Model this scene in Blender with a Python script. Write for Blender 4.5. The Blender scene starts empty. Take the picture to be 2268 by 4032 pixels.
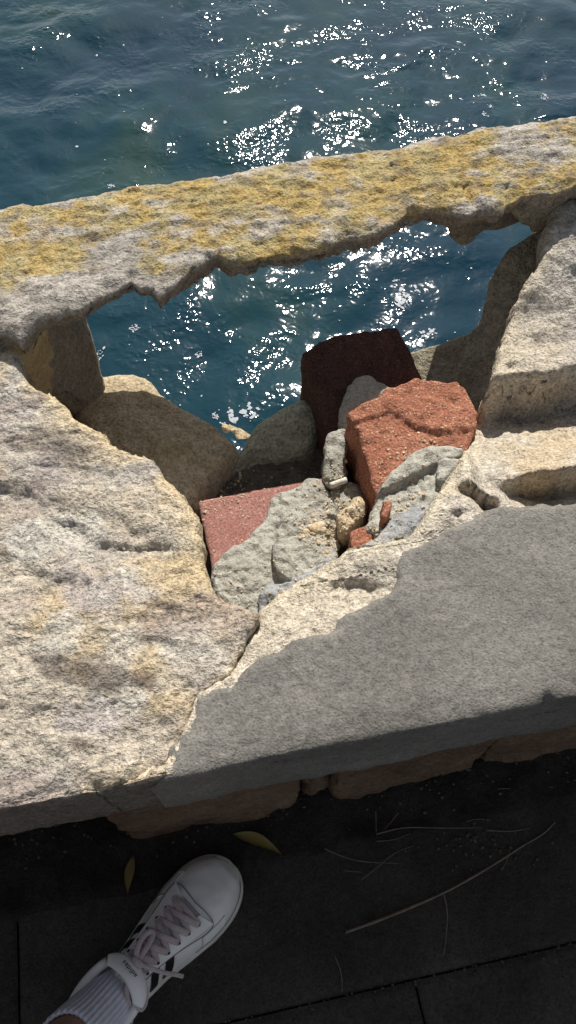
import bpy, bmesh, math, random
import numpy as np
from mathutils import Vector, Matrix
from mathutils.geometry import delaunay_2d_cdt

# ------------------------------------------------------------------ camera, sky, sun, exposure
SC = bpy.context.scene
COL = SC.collection
PITCH = math.radians(60); CAMH = 1.27; F = 3032.0      # photo is 2268 x 4032 px
cam = bpy.data.cameras.new('camera'); camo = bpy.data.objects.new('camera', cam); COL.objects.link(camo)
camo.location = (0, 0, CAMH); camo.rotation_euler = (math.radians(90) - PITCH, 0, 0)
cam.sensor_fit = 'VERTICAL'; cam.sensor_height = 36; cam.lens = 36 * F / 4032
cam.clip_start = 0.02; cam.clip_end = 6000
SC.camera = camo
SUN_EL, SUN_AZ = 45.0, 6.0                              # azimuth: degrees to the right of +Y
w = bpy.data.worlds.new('World'); SC.world = w; w.use_nodes = True
nt = w.node_tree; bg = nt.nodes['Background']
sky = nt.nodes.new('ShaderNodeTexSky'); sky.sky_type = 'NISHITA'; sky.sun_disc = False
sky.sun_elevation = math.radians(SUN_EL); sky.sun_rotation = math.radians(SUN_AZ)
sky.dust_density = 1.0
hs = nt.nodes.new('ShaderNodeHueSaturation'); hs.inputs['Saturation'].default_value = .42      # thin white haze
nt.links.new(sky.outputs[0], hs.inputs['Color']); nt.links.new(hs.outputs[0], bg.inputs[0]); bg.inputs[1].default_value = 0.072
sl = bpy.data.lights.new('sun', 'SUN'); sl.energy = 4.6; sl.angle = math.radians(0.53); sl.color = (1, .955, .88)
so = bpy.data.objects.new('sun', sl); COL.objects.link(so)
e_, a_ = math.radians(SUN_EL), math.radians(SUN_AZ)
SUND = Vector((math.sin(a_) * math.cos(e_), math.cos(a_) * math.cos(e_), math.sin(e_)))
so.rotation_euler = SUND.to_track_quat('Z', 'Y').to_euler(); so.location = SUND * 20
SC.view_settings.view_transform = 'Standard'; SC.view_settings.look = 'None'
SC.view_settings.exposure = 0.32; SC.view_settings.gamma = 1.0
SC.render.engine = 'CYCLES'
SC.cycles.use_denoising = True
SC.cycles.max_bounces = 6

# ------------------------------------------------------------------ helpers
st_, ct_ = math.sin(PITCH), math.cos(PITCH)
def ray(x, y):
    u = (np.asarray(x, float) - 1134) / F; v = (2016 - np.asarray(y, float)) / F
    return np.stack([u, v * st_ + ct_, v * ct_ - st_], -1)
def at(x, y, z):
    d = ray(x, y); k = (np.asarray(z, float) - CAMH) / d[..., 2]
    p = d * k[..., None]; p[..., 2] = z
    return p
def at_plane(x, y, z0, gx, gy, x0, y0):
    """hit of a pixel ray with the plane z = z0 + gx (X-x0) + gy (Y-y0)"""
    d = ray(x, y); k = (z0 - gx * x0 - gy * y0 - CAMH) / (d[..., 2] - gx * d[..., 0] - gy * d[..., 1])
    p = d * k[..., None]; p[..., 2] += CAMH
    return p
PSI = math.radians(11.0); W_ = np.array([math.cos(PSI), math.sin(PSI)]); N_ = np.array([-math.sin(PSI), math.cos(PSI)])
ORG = np.array([0, .176])
def st2xy(s, t): return ORG + np.multiply.outer(np.asarray(s, float), W_) + np.multiply.outer(np.asarray(t, float), N_)
def xy2st(x, y):
    dx, dy = np.asarray(x) - ORG[0], np.asarray(y) - ORG[1]
    return dx * W_[0] + dy * W_[1], dx * N_[0] + dy * N_[1]

def _h(ix, iy, iz, s):
    with np.errstate(over='ignore'):
        n = (ix.astype(np.uint32) * np.uint32(374761393) + iy.astype(np.uint32) * np.uint32(668265263)
             + iz.astype(np.uint32) * np.uint32(2147483647) + np.uint32(s * 974711 + 12345))
        n = (n ^ (n >> np.uint32(13))) * np.uint32(1274126177)
        n = (n ^ (n >> np.uint32(15))) * np.uint32(2246822519)
        n = n ^ (n >> np.uint32(16))
    return n.astype(np.float64) / 4294967295.0 * 2 - 1
def vnoise(x, y, z, s=0):
    x = np.asarray(x, float); y = np.asarray(y, float) + 0 * x; z = np.asarray(z, float) + 0 * x
    xi, yi, zi = (np.floor(q).astype(np.int64) for q in (x, y, z))
    fx, fy, fz = x - xi, y - yi, z - zi
    fx, fy, fz = (q * q * q * (q * (q * 6 - 15) + 10) for q in (fx, fy, fz))
    r = 0
    for dx in (0, 1):
        for dy in (0, 1):
            for dz in (0, 1):
                r = r + _h(xi + dx, yi + dy, zi + dz, s) * (fx if dx else 1 - fx) * (fy if dy else 1 - fy) * (fz if dz else 1 - fz)
    return r
def fbm(x, y, z, f, o=4, s=0, g=.5, lac=2.07):
    r = 0; a = 1; tot = 0
    for i in range(o):
        r = r + a * vnoise(x * f + 17.3 * i, y * f - 9.1 * i, np.asarray(z) * f + 3.7 * i, s + i); tot += a; a *= g; f *= lac
    return r / tot * 1.6
def sstep(a, b, x):
    t = np.clip((x - a) / (b - a), 0, 1); return t * t * (3 - 2 * t)
def resample(p, h):
    p = np.asarray(p, float); d = np.r_[0, np.cumsum(np.linalg.norm(np.diff(p, axis=0), axis=1))]
    n = max(2, int(d[-1] / h) + 1); q = np.linspace(0, d[-1], n)
    return np.stack([np.interp(q, d, p[:, i]) for i in range(p.shape[1])], -1)
def smooth_line(p, h, it=2):
    p = np.asarray(p, float)
    for _ in range(it):   # chaikin, ends kept
        q = np.empty((2 * len(p), p.shape[1])); q[0::2] = np.r_[p[:1], p[1:] * .75 + p[:-1] * .25]; q[1::2] = np.r_[p[:-1] * .75 + p[1:] * .25, p[-1:]]
        p = q
    return resample(p, h)
def poly_dist(x, y, poly, closed=False, signed=True):
    """distance to a polyline; sign + where the point lies to the right of its direction"""
    x = np.asarray(x); y = np.asarray(y); best = np.full(x.shape, 1e9); sg = np.ones(x.shape)
    n = len(poly); rng = range(n if closed else n - 1)
    for i in rng:
        ax, ay = poly[i][:2]; bx, by = poly[(i + 1) % n][:2]
        ex, ey = bx - ax, by - ay; L = ex * ex + ey * ey + 1e-15
        k = np.clip(((x - ax) * ex + (y - ay) * ey) / L, 0, 1)
        dx, dy = x - ax - k * ex, y - ay - k * ey; d = dx * dx + dy * dy
        m = d < best - 1e-12
        best = np.where(m, d, best)
    if signed:      # side test with the region to the right of the line closed far away
        P = [tuple(q[:2]) for q in poly]; D = np.array(P[-1]) - np.array(P[0]); Rn = np.array([D[1], -D[0]]) / (np.linalg.norm(D) + 1e-9) * 8
        a0, a1 = np.array(P[0]) - D * 2, np.array(P[-1]) + D * 2
        sg = np.where(inside(x, y, [tuple(a0)] + P + [tuple(a1), tuple(a1 + Rn), tuple(a0 + Rn)]), 1.0, -1.0)
    return np.sqrt(best) * (sg if signed else 1)
def inside(x, y, poly):
    r = np.zeros(np.shape(x), bool); n = len(poly)
    for i in range(n):
        ax, ay = poly[i][:2]; bx, by = poly[i - 1][:2]
        c = ((ay > y) != (by > y)) & (x < (bx - ax) * (y - ay) / (by - ay + 1e-18) + ax); r ^= c
    return r

def mesh_obj(name, verts, faces, mat, parent=None, smooth=True, col=None, origin=None):
    me = bpy.data.meshes.new(name); v = np.asarray(verts, float)
    if origin is None and parent is None: origin = np.array([v[:, 0].mean(), v[:, 1].mean(), v[:, 2].min()])
    if origin is None: origin = np.zeros(3)
    base = np.array(parent_world(parent)) if parent else np.zeros(3)
    o_w = np.asarray(origin, float) if not parent else base
    v = v - o_w
    if isinstance(faces, np.ndarray):
        nf, k = faces.shape
        me.vertices.add(len(v)); me.vertices.foreach_set('co', v.ravel())
        me.loops.add(nf * k); me.loops.foreach_set('vertex_index', faces.ravel().astype(np.int32))
        me.polygons.add(nf); me.polygons.foreach_set('loop_start', np.arange(0, nf * k, k, dtype=np.int32))
        me.update(calc_edges=True); me.validate()
    else:
        me.from_pydata([tuple(p) for p in v], [], faces); me.validate(); me.update()
    if smooth: me.polygons.foreach_set('use_smooth', np.ones(len(me.polygons), bool))
    if col is not None:
        at_ = me.color_attributes.new('Col', 'FLOAT_COLOR', 'POINT')
        c = np.ones((len(v), 4)); c[:, :3] = col; at_.data.foreach_set('color', c.ravel())
    if mat: me.materials.append(mat)
    o = bpy.data.objects.new(name, me); COL.objects.link(o)
    if parent: o.parent = parent
    else: o.location = tuple(o_w)
    return o
_pw = {}
def parent_world(p):
    r = Vector((0, 0, 0))
    while p is not None: r = r + Vector(p.location); p = p.parent
    return r
def tag(o, label=None, cat=None, group=None, kind=None):
    if label: o['label'] = label
    if cat: o['category'] = cat
    if group: o['group'] = group
    if kind: o['kind'] = kind
    return o
def empty(name, loc, rz=0):
    o = bpy.data.objects.new(name, None); COL.objects.link(o); o.location = loc; o.rotation_euler = (0, 0, rz); o.empty_display_size = .05
    return o
def grid_faces(nr, nc, closed_c=False):
    i, j = np.meshgrid(np.arange(nr - 1), np.arange(nc if closed_c else nc - 1), indexing='ij'); j2 = (j + 1) % nc
    return np.stack([i * nc + j, i * nc + j2, (i + 1) * nc + j2, (i + 1) * nc + j], -1).reshape(-1, 4)

# ------------------------------------------------------------------ materials
def nodes(name):
    m = bpy.data.materials.new(name); m.use_nodes = True; t = m.node_tree
    b = t.nodes['Principled BSDF']
    return m, t, b
def N(t, typ, **k):
    n = t.nodes.new(typ)
    for a, v in k.items():
        if a in n.bl_rna.properties.keys(): setattr(n, a, v)
    return n
def lk(t, a, b): t.links.new(a, b)
def noise_n(t, vec, scale, detail=4, rough=.55, dist=0):
    n = N(t, 'ShaderNodeTexNoise'); n.inputs['Scale'].default_value = scale; n.inputs['Detail'].default_value = detail
    n.inputs['Roughness'].default_value = rough; n.inputs['Distortion'].default_value = dist
    lk(t, vec, n.inputs['Vector']); return n.outputs['Fac']
def ramp(t, fac, stops):
    r = N(t, 'ShaderNodeValToRGB'); lk(t, fac, r.inputs[0]); e = r.color_ramp.elements
    while len(e) < len(stops): e.new(.5)
    for q, (p, c) in zip(e, stops): q.position = p; q.color = (*c, 1) if len(c) == 3 else c
    return r.outputs[0]
def g(v): return (v, v, v)
def mixc(t, a, b, fac, mode='MIX'):
    m = N(t, 'ShaderNodeMix', data_type='RGBA', blend_type=mode)
    for s, v in ((0, fac), (6, a), (7, b)):
        if hasattr(v, 'type'): lk(t, v, m.inputs[s])
        elif s == 0: m.inputs[0].default_value = v
        else: m.inputs[s].default_value = (*v, 1)
    return m.outputs[2]
def math_n(t, op, a, b):
    m = N(t, 'ShaderNodeMath', operation=op)
    for i, v in enumerate((a, b)):
        if hasattr(v, 'type'): lk(t, v, m.inputs[i])
        else: m.inputs[i].default_value = v
    return m.outputs[0]
def position(t):
    return N(t, 'ShaderNodeNewGeometry').outputs['Position']
def bump(t, b, h, dist, strength=1.0, prev=None):
    n = N(t, 'ShaderNodeBump'); n.inputs['Distance'].default_value = dist; n.inputs['Strength'].default_value = strength
    lk(t, h, n.inputs['Height'])
    if prev is not None: lk(t, prev, n.inputs['Normal'])
    lk(t, n.outputs[0], b.inputs['Normal']); return n.outputs[0]

def stone_mat(name, c0, c1, c2, scale=6, grain=260, gd=.0022, speck=.28, use_col=False, rough=.93, coarse=70, cd=.0025, dark=None):
    """granular stone: broad tint, grain speckle and two sizes of relief"""
    m, t, b = nodes(name); p = position(t)
    if use_col:
        a = N(t, 'ShaderNodeVertexColor'); a.layer_name = 'Col'; base = a.outputs[0]
    else:
        base = ramp(t, noise_n(t, p, scale, 5, .6, .4), [(.3, c0), (.5, c1), (.7, c2)])
    fine = noise_n(t, p, grain, 3, .65)
    mid = noise_n(t, p, grain * .33, 3, .6)
    base = mixc(t, base, ramp(t, fine, [(.28, g(1 - speck * 2.1)), (.5, g(1)), (.72, g(1 + speck))]), 1, 'MULTIPLY')
    base = mixc(t, base, ramp(t, mid, [(.3, g(1 - speck)), (.7, g(1 + speck * .6))]), 1, 'MULTIPLY')
    if dark is not None:
        base = mixc(t, base, dark, ramp(t, noise_n(t, p, 45, 4, .7), [(.62, g(0)), (.75, g(.6))]))
    lk(t, base, b.inputs['Base Color']); b.inputs['Roughness'].default_value = rough
    b.inputs['Specular IOR Level'].default_value = .25
    n1 = bump(t, b, noise_n(t, p, coarse, 4, .6), cd, 1)
    bump(t, b, fine, gd, 1, n1)
    return m
MAT = {}
MAT['sandstone'] = stone_mat('sandstone', g(.4), g(.4), g(.4), use_col=True, speck=.30, grain=260, gd=.0042, cd=.0055, coarse=90)
MAT['crust'] = stone_mat('grey_crust', (.145, .135, .12), (.20, .188, .168), (.262, .246, .22), scale=5, grain=360, gd=.0017, speck=.22, cd=.0016, coarse=120)
MAT['lichen'] = stone_mat('lichen_stone', g(.4), g(.4), g(.4), use_col=True, speck=.28, grain=260, gd=.0038, cd=.005, coarse=95)
MAT['boulder'] = stone_mat('boulder_sandstone', (.42, .33, .2), (.5, .4, .26), (.55, .46, .32), scale=9, grain=230, gd=.003, speck=.28, cd=.007, coarse=55, dark=(.09, .07, .05))
MAT['boulder_green'] = stone_mat('boulder_greenish', (.3, .295, .22), (.40, .39, .29), (.48, .45, .33), scale=10, grain=220, gd=.003, speck=.3, cd=.008, coarse=60)
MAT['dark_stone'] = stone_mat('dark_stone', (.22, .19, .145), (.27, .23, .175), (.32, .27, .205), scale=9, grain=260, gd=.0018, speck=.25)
MAT['yellow_stone'] = stone_mat('yellow_stone', (.36, .27, .13), (.4, .3, .16), (.44, .35, .2), scale=12, grain=260, gd=.0012, speck=.2)
MAT['mortar'] = stone_mat('mortar', (.33, .315, .268), (.40, .383, .33), (.46, .443, .385), scale=22, grain=330, gd=.0016, speck=.2, cd=.0045, coarse=110, dark=(.17, .15, .12))
MAT['mortar_blue'] = stone_mat('mortar_blue', (.26, .265, .265), (.33, .335, .34), (.4, .4, .4), scale=24, grain=330, gd=.0016, speck=.18, cd=.0045, coarse=110)
MAT['cream'] = stone_mat('cream_stone', (.5, .37, .22), (.6, .48, .32), (.66, .57, .43), scale=40, grain=300, gd=.0016, speck=.2, cd=.003)
MAT['block'] = stone_mat('base_block', (.115, .072, .046), (.155, .1, .065), (.2, .138, .09), scale=8, grain=200, gd=.002, speck=.25, cd=.004, coarse=60)
MAT['core'] = stone_mat('rubble_core', (.09, .075, .06), (.13, .11, .085), (.17, .14, .11), scale=14, grain=200, gd=.003, speck=.3, cd=.006, coarse=60)

MAT['dark_stone_b'] = stone_mat('hollow_stone', (.3, .265, .19), (.38, .34, .25), (.45, .40, .29), scale=10, grain=240, gd=.003, speck=.25, cd=.006, coarse=60, dark=(.14, .11, .08))
def brick_mat(name, c0, c1, speckc, gd, cd, amount=.62, rough=.9):
    m, t, b = nodes(name); p = position(t)
    base = ramp(t, noise_n(t, p, 28, 5, .65), [(.3, c0), (.7, c1)])
    base = mixc(t, base, ramp(t, noise_n(t, p, 330, 2, .6), [(.3, g(.5)), (.5, g(1)), (.75, g(1.35))]), 1, 'MULTIPLY')
    v = N(t, 'ShaderNodeTexVoronoi'); v.inputs['Scale'].default_value = 210; lk(t, p, v.inputs['Vector'])
    sp = math_n(t, 'MULTIPLY', ramp(t, v.outputs['Distance'], [(.18, g(1)), (.34, g(0))]), ramp(t, noise_n(t, p, 120, 2, .5), [(amount - .08, g(0)), (amount, g(1))]))
    base = mixc(t, base, speckc, sp)
    lk(t, base, b.inputs['Base Color']); b.inputs['Roughness'].default_value = rough; b.inputs['Specular IOR Level'].default_value = .25
    n1 = bump(t, b, noise_n(t, p, 95, 4, .7), cd)
    bump(t, b, noise_n(t, p, 300, 3, .65), gd, 1, n1)
    return m
MAT['brick_red'] = brick_mat('broken_red_brick', (.31, .12, .07), (.44, .19, .12), (.58, .38, .25), .003, .0042, .53)
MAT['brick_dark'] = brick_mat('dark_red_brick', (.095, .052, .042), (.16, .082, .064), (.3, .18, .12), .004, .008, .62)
MAT['brick_pink'] = brick_mat('pink_red_brick', (.28, .125, .10), (.34, .17, .145), (.5, .32, .26), .0008, .001, .56)

# ------------------------------------------------------------------ water
def build_water():
    m, t, b = nodes('sea_water'); p = position(t)
    c = ramp(t, noise_n(t, p, 1.1, 4, .55, .6), [(.35, (.005, .029, .052)), (.55, (.008, .040, .056)), (.72, (.020, .052, .045))])
    lk(t, c, b.inputs['Base Color'])
    b.inputs['Roughness'].default_value = .062; b.inputs['IOR'].default_value = 1.333
    ruff = ramp(t, noise_n(t, p, 2.6, 3, .6, .8), [(.48, g(.18)), (.68, g(1.0))])
    bump(t, b, math_n(t, 'MULTIPLY', noise_n(t, p, 34, 1.0, .5, .3), ruff), .0085, 1)
    def axis(lo, hi, h, far):
        a = np.arange(lo, hi + h, h); out = [a]; st = h; x = a[-1]; up = []
        while x < far: st *= 1.45; x += st; up.append(x)
        st = h; x = a[0]; dn = []
        while x > -far: st *= 1.45; x -= st; dn.append(x)
        return np.r_[dn[::-1], a, up]
    xs = axis(-2.3, 2.3, .0125, 1800); ys = axis(1.0, 5.6, .0125, 1800)
    X, Y = np.meshgrid(xs, ys, indexing='xy')
    rng = np.random.RandomState(11); Z = np.zeros_like(X)
    bands = [(1.4, .7, 10, .045), (.6, .28, 16, .055), (.26, .13, 24, .055), (.12, .06, 34, .05)]
    patch = .22 + .78 * sstep(-.1, .4, fbm(X, Y, 0, 2.3, 3, 77) * (np.abs(X) < 3) * (np.abs(Y) < 7))
    fade = np.exp(-np.clip(np.maximum(np.abs(X) - 2.3, np.maximum(1.0 - Y, Y - 5.6)), 0, None) / 1.0)
    for l0, l1, n, sl_ in bands:
        for i in range(n):
            lam = math.exp(rng.uniform(math.log(l1), math.log(l0))); k = 2 * math.pi / lam
            d = rng.normal(math.radians(115), math.radians(48)); ph = rng.uniform(0, 6.28)
            amp = sl_ * math.sqrt(2.0 / n) / k
            q = k * (math.cos(d) * X + math.sin(d) * Y) + ph + 1.2 * vnoise(X * .8 / max(lam, .3), Y * .8 / max(lam, .3), 0 * X, i + 50) * fade
            Z += amp * (np.sin(q) + .22 * np.sin(2 * q + 1.57)) * (patch if l0 < .2 else 1)
    # patchy small ripples: calm and ruffled areas
    Z *= fade
    v = np.stack([X, Y, -1.0 + Z], -1).reshape(-1, 3)
    o = mesh_obj('water', v, grid_faces(len(ys), len(xs)), m, origin=(0, 0, -1.0)); tag(o, 'dark blue-green sea water glittering in the sun beyond the wall', kind='structure')
    # foam flecks
    fm, t, b = nodes('foam'); b.inputs['Base Color'].default_value = (.33, .36, .4, 1); b.inputs['Roughness'].default_value = .6
    V = []; Fc = []
    def fleck(x, y, r, el, an):
        n = 9; b0 = len(V); ix = np.argmin(abs(xs - x)); iy = np.argmin(abs(ys - y)); zc = -1.0 + Z[iy, ix] + .0025
        for j in range(n):
            a = 2 * math.pi * j / n; rr = r * rng.uniform(.65, 1.2)
            dx, dy = rr * math.cos(a) * el, rr * math.sin(a)
            V.append((x + dx * math.cos(an) - dy * math.sin(an), y + dx * math.sin(an) + dy * math.cos(an), zc))
        V.append((x, y, zc + r * .08))
        for j in range(n): Fc.append((b0 + j, b0 + (j + 1) % n, b0 + n))
    big = [(1585, 1165, .034), (1640, 1150, .012), (1560, 1105, .010), (1600, 1200, .013), (1660, 1320, .022), (1700, 1310, .018), (905, 1655, .03), (985, 1630, .03), (845, 1635, .014),
           (1900, 368, .016), (1930, 420, .011), (1905, 455, .014), (995, 530, .012), (440, 735, .016), (520, 1300, .012), (537, 1296, .012), (390, 1405, .016), (780, 1390, .014), (2150, 380, .014), (2140, 395, .012)]
    for x, y, r in big:
        q = at(x, y, -1.0)
        for k in range(16): fleck(q[0] + rng.normal(0, r * .55), q[1] + rng.normal(0, r * .7), r * rng.uniform(.06, .3), rng.uniform(1, 1.8), rng.uniform(0, 3))
    for i in range(70):
        x, y = rng.uniform(-40, 2300), rng.uniform(-40, 1750)
        if i % 3 == 0: x, y = rng.normal(1600, 180), rng.normal(1180, 130)
        q = at(x, y, -1.0); fleck(q[0], q[1], abs(rng.normal(0, .0028)) + .0014, rng.uniform(1, 1.9), rng.uniform(0, 3))
    f = mesh_obj('foam', np.array(V), Fc, fm); tag(f, 'small white foam flecks floating on the sea water', 'foam', kind='stuff')
build_water()

# ------------------------------------------------------------------ ground and pavement
def flat_noise_mat(name, c0, c1, sc, rough, gd, cd=.002):
    return stone_mat(name, c0, tuple((a + b) / 2 for a, b in zip(c0, c1)), c1, scale=sc, grain=260, gd=gd, speck=.25, rough=rough, cd=cd, coarse=80)
MAT['paver'] = flat_noise_mat('paver', (.032, .027, .024), (.074, .064, .056), 7, .9, .0016)
MAT['soil'] = flat_noise_mat('soil', (.02, .0165, .014), (.042, .034, .028), 20, .95, .003, .006)
def build_ground():
    a = np.array([[-400, .17, -.012], [400, .17, -.012], [400, -400, -.012], [-400, -400, -.012]])
    c = st2xy([-400, 400], [.05, .05])
    v = np.array([[*c[0], -.012], [*c[1], -.012], [400, -500, -.012], [-400, -500, -.012], [*c[0], -3], [*c[1], -3], [400, -500, -3], [-400, -500, -3]])
    o = mesh_obj('ground', v, [(3, 2, 1, 0), (4, 5, 1, 0), (4, 5, 6, 7), (5, 6, 2, 1), (6, 7, 3, 2), (7, 4, 0, 3)][0:6], MAT['soil'], smooth=False, origin=(0, 0, 0)); tag(o, 'dark soil ground under the pavers beside the wall', kind='structure')
    # the soil strip along the wall foot, uneven
    s = np.arange(-1.6, 1.6, .008); t = np.arange(-.06, .16, .008); S, T = np.meshgrid(s, t, indexing='ij')
    xy = st2xy(S.ravel(), T.ravel()).reshape(*S.shape, 2)
    z = .004 + .010 * sstep(-.05, .06, T) + .006 * fbm(xy[..., 0], xy[..., 1], 0, 22, 4, 5) - .02 * sstep(-.045, -.06, T)
    mesh_obj('soil', np.dstack([xy, z]).reshape(-1, 3), grid_faces(*S.shape), MAT['soil'], origin=(0, .2, 0))
    tag(bpy.data.objects['soil'], 'strip of dark soil along the foot of the wall', kind='structure')
    pv = empty('pavement', (0, 0, 0)); tag(pv, 'dark grey concrete pavers in front of the sea wall', kind='structure')
    jx = at(1650, 3930, 0); js = xy2st(jx[0], jx[1])[0]; gap = .0013
    rows = [(-.2346, -.035, None), (-.6346, -.2346, js), (-1.0346, -.6346, js + .2), (-1.4346, -1.0346, js)]
    rng = np.random.RandomState(3)
    for r, (t0, t1, s0) in enumerate(rows):
        if s0 is None: s0 = at(70, 3800, 0); s0 = xy2st(s0[0], s0[1])[0]; wd = 1.5
        else: wd = .6
        for k in range(-3, 4):
            a, bb = s0 + k * wd + gap, s0 + (k + 1) * wd - gap
            ns, nt_ = 110, 40
            S, T = np.meshgrid(np.r_[a, a + .004, np.linspace(a + .012, bb - .012, ns), bb - .004, bb], np.r_[t0 + gap, t0 + gap + .004, np.linspace(t0 + gap + .012, t1 - gap - .012, nt_), t1 - gap - .004, t1 - gap], indexing='ij')
            xy = st2xy(S.ravel(), T.ravel()).reshape(*S.shape, 2)
            e = np.minimum(np.minimum(S - a, bb - S), np.minimum(T - t0 - gap, t1 - gap - T)); e = np.clip(e - .004 * np.clip(fbm(xy[..., 0], xy[..., 1], 0, 28, 3, 19), 0, 1), 0, None)
            z = rng.uniform(-.0012, .0012) - .004 * (1 - np.clip(e / .005, 0, 1)) ** 2 + .0007 * fbm(xy[..., 0], xy[..., 1], 0, 30, 3, 9)
            top = np.dstack([xy, z]); nr, nc = S.shape
            ring = np.r_[np.arange(nc), np.arange(1, nr) * nc + nc - 1, (nr - 1) * nc + np.arange(nc - 2, -1, -1), np.arange(nr - 2, 0, -1) * nc]
            tv = top.reshape(-1, 3); bv = tv[ring].copy(); bv[:, 2] = -.03
            n0 = len(tv); m = len(ring)
            f2 = np.array([[ring[(i + 1) % m], ring[i], n0 + i, n0 + (i + 1) % m] for i in range(m)])
            mesh_obj('paver', np.r_[tv, bv], np.r_[grid_faces(nr, nc)[:, ::-1], f2], MAT['paver'], parent=pv)
build_ground()

# ------------------------------------------------------------------ coping slabs
WORLD_Z = .50
def px_line(pts, z=.5): return at(np.array([p[0] for p in pts]), np.array([p[1] for p in pts]), z)[:, :2]
CRACK = [(516, 3106), (571, 3067), (642, 3012), (696, 2926), (728, 2856), (759, 2785), (790, 2719), (884, 2664), (923, 2621), (959, 2527), (1002, 2449), (1021, 2416)]
LEFT_EDGE = [(1021, 2416), (978, 2391), (924, 2368), (861, 2341), (834, 2312), (818, 2282), (806, 2219), (798, 2141), (782, 2070), (759, 2008), (728, 1949), (689, 1914), (642, 1867), (610, 1808), (540, 1789), (469, 1757), (391, 1699), (290, 1640), (235, 1577), (180, 1538), (117, 1495), (74, 1452)]
RIGHT_EDGE = [(1025, 2413), (1054, 2364), (1095, 2328), (1167, 2283), (1238, 2238), (1301, 2193), (1364, 2158), (1418, 2149), (1507, 2131), (1597, 2108), (1651, 2059), (1690, 1983), (1760, 1889), (1815, 1811), (1854, 1725), (1885, 1631), (1916, 1561), (1956, 1451), (1971, 1373), (2003, 1271), (2034, 1169), (2096, 1076), (2143, 997), (2139, 911), (2175, 841), (2179, 802)]
CRUST_EDGE = [(640, 3078), (681, 2981), (720, 2879), (759, 2816), (771, 2770), (798, 2746), (845, 2730), (915, 2715), (939, 2660), (1017, 2613), (1134, 2550), (1181, 2527), (1275, 2527), (1330, 2480), (1345, 2425), (1447, 2386), (1525, 2347), (1580, 2300), (1577, 2241), (1601, 2183), (1659, 2159), (1712, 2125), (1780, 2096), (1842, 2062), (1900, 2033), (1956, 2011), (2066, 1988), (2191, 1988), (2268, 1988), (2600, 1960)]

def ledge(x, y, pts, drop, w=.010, fade=.08, end=.03, z=.5, rise=0.0, seed=1, wv=1.0):
    """a broken step: the ground drops on the near side of the line and recovers over `fade`"""
    L = smooth_line(px_line(pts, z), .012, 1)
    wob = .006 * wv * fbm(x, y, 0, 26 / wv ** .7, 3, seed) + .003 * fbm(x, y, 0, 130, 3, seed + 2)
    d = poly_dist(x, y, L) + wob                        # + = near side (right of a left-to-right line)
    sx = np.minimum(x - L[0, 0], L[-1, 0] - x); e = sstep(-.002, end, sx)
    prof = np.where(d > 0, sstep(0, w, d) * np.exp(-np.clip(d - w, 0, None) / fade), 0)
    up = rise * np.exp(-np.clip(-d, 0, None) / .05) * (d <= 0) + rise * (1 - sstep(0, w, d)) * (d > 0)
    return e * (up - drop * prof)
def rough_relief(x, y, seed, a=1.0):
    s, t = xy2st(x, y)
    return a * (.0075 * fbm(s * .7, t, 0, 7, 3, seed) + .0042 * fbm(s * .6, t, 0, 26, 4, seed + 3) + .0022 * fbm(x, y, 0, 85, 3, seed + 7, .6) )
def h_left(x, y):
    s, t = xy2st(x, y)
    z = .5 + rough_relief(x, y, 21)
    z = z + ledge(x, y, [(-700, 1800), (0, 1872), (145, 1896), (241, 1955), (386, 1968), (475, 1985), (590, 2050), (740, 2085)], .008, .022, .07, rise=.001, seed=4)
    z = z + ledge(x, y, [(150, 2010), (300, 2040), (420, 2110), (560, 2120), (760, 2105)], .007, .012, .05, seed=5)
    z = z + ledge(x, y, [(-300, 2180), (60, 2170), (200, 2230), (330, 2270), (420, 2250)], .006, .012, .05, seed=6)
    z = z + ledge(x, y, [(375, 2490), (430, 2490), (500, 2512)], .006, .009, .028, .02, seed=7)
    z = z + ledge(x, y, [(500, 2512), (640, 2505), (730, 2515)], .005, .008, .03, .02, seed=8)
    z = z + ledge(x, y, [(780, 2540), (840, 2540)], .004, .008, .02, .02, seed=9)
    z = z + ledge(x, y, [(820, 2340), (900, 2385), (1000, 2420)], .004, .008, .05, .02, seed=10)
    z = z - .007 * sstep(.02, -.0, t + .006 * fbm(x, y, 0, 30, 3, 12)) * sstep(.1, -.15, s)      # crumbly front arris
    z = z + .012 * sstep(.35, .6, t) + .0012 * fbm(s * .5, t, 0, 190, 2, 24)
    return z
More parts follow.
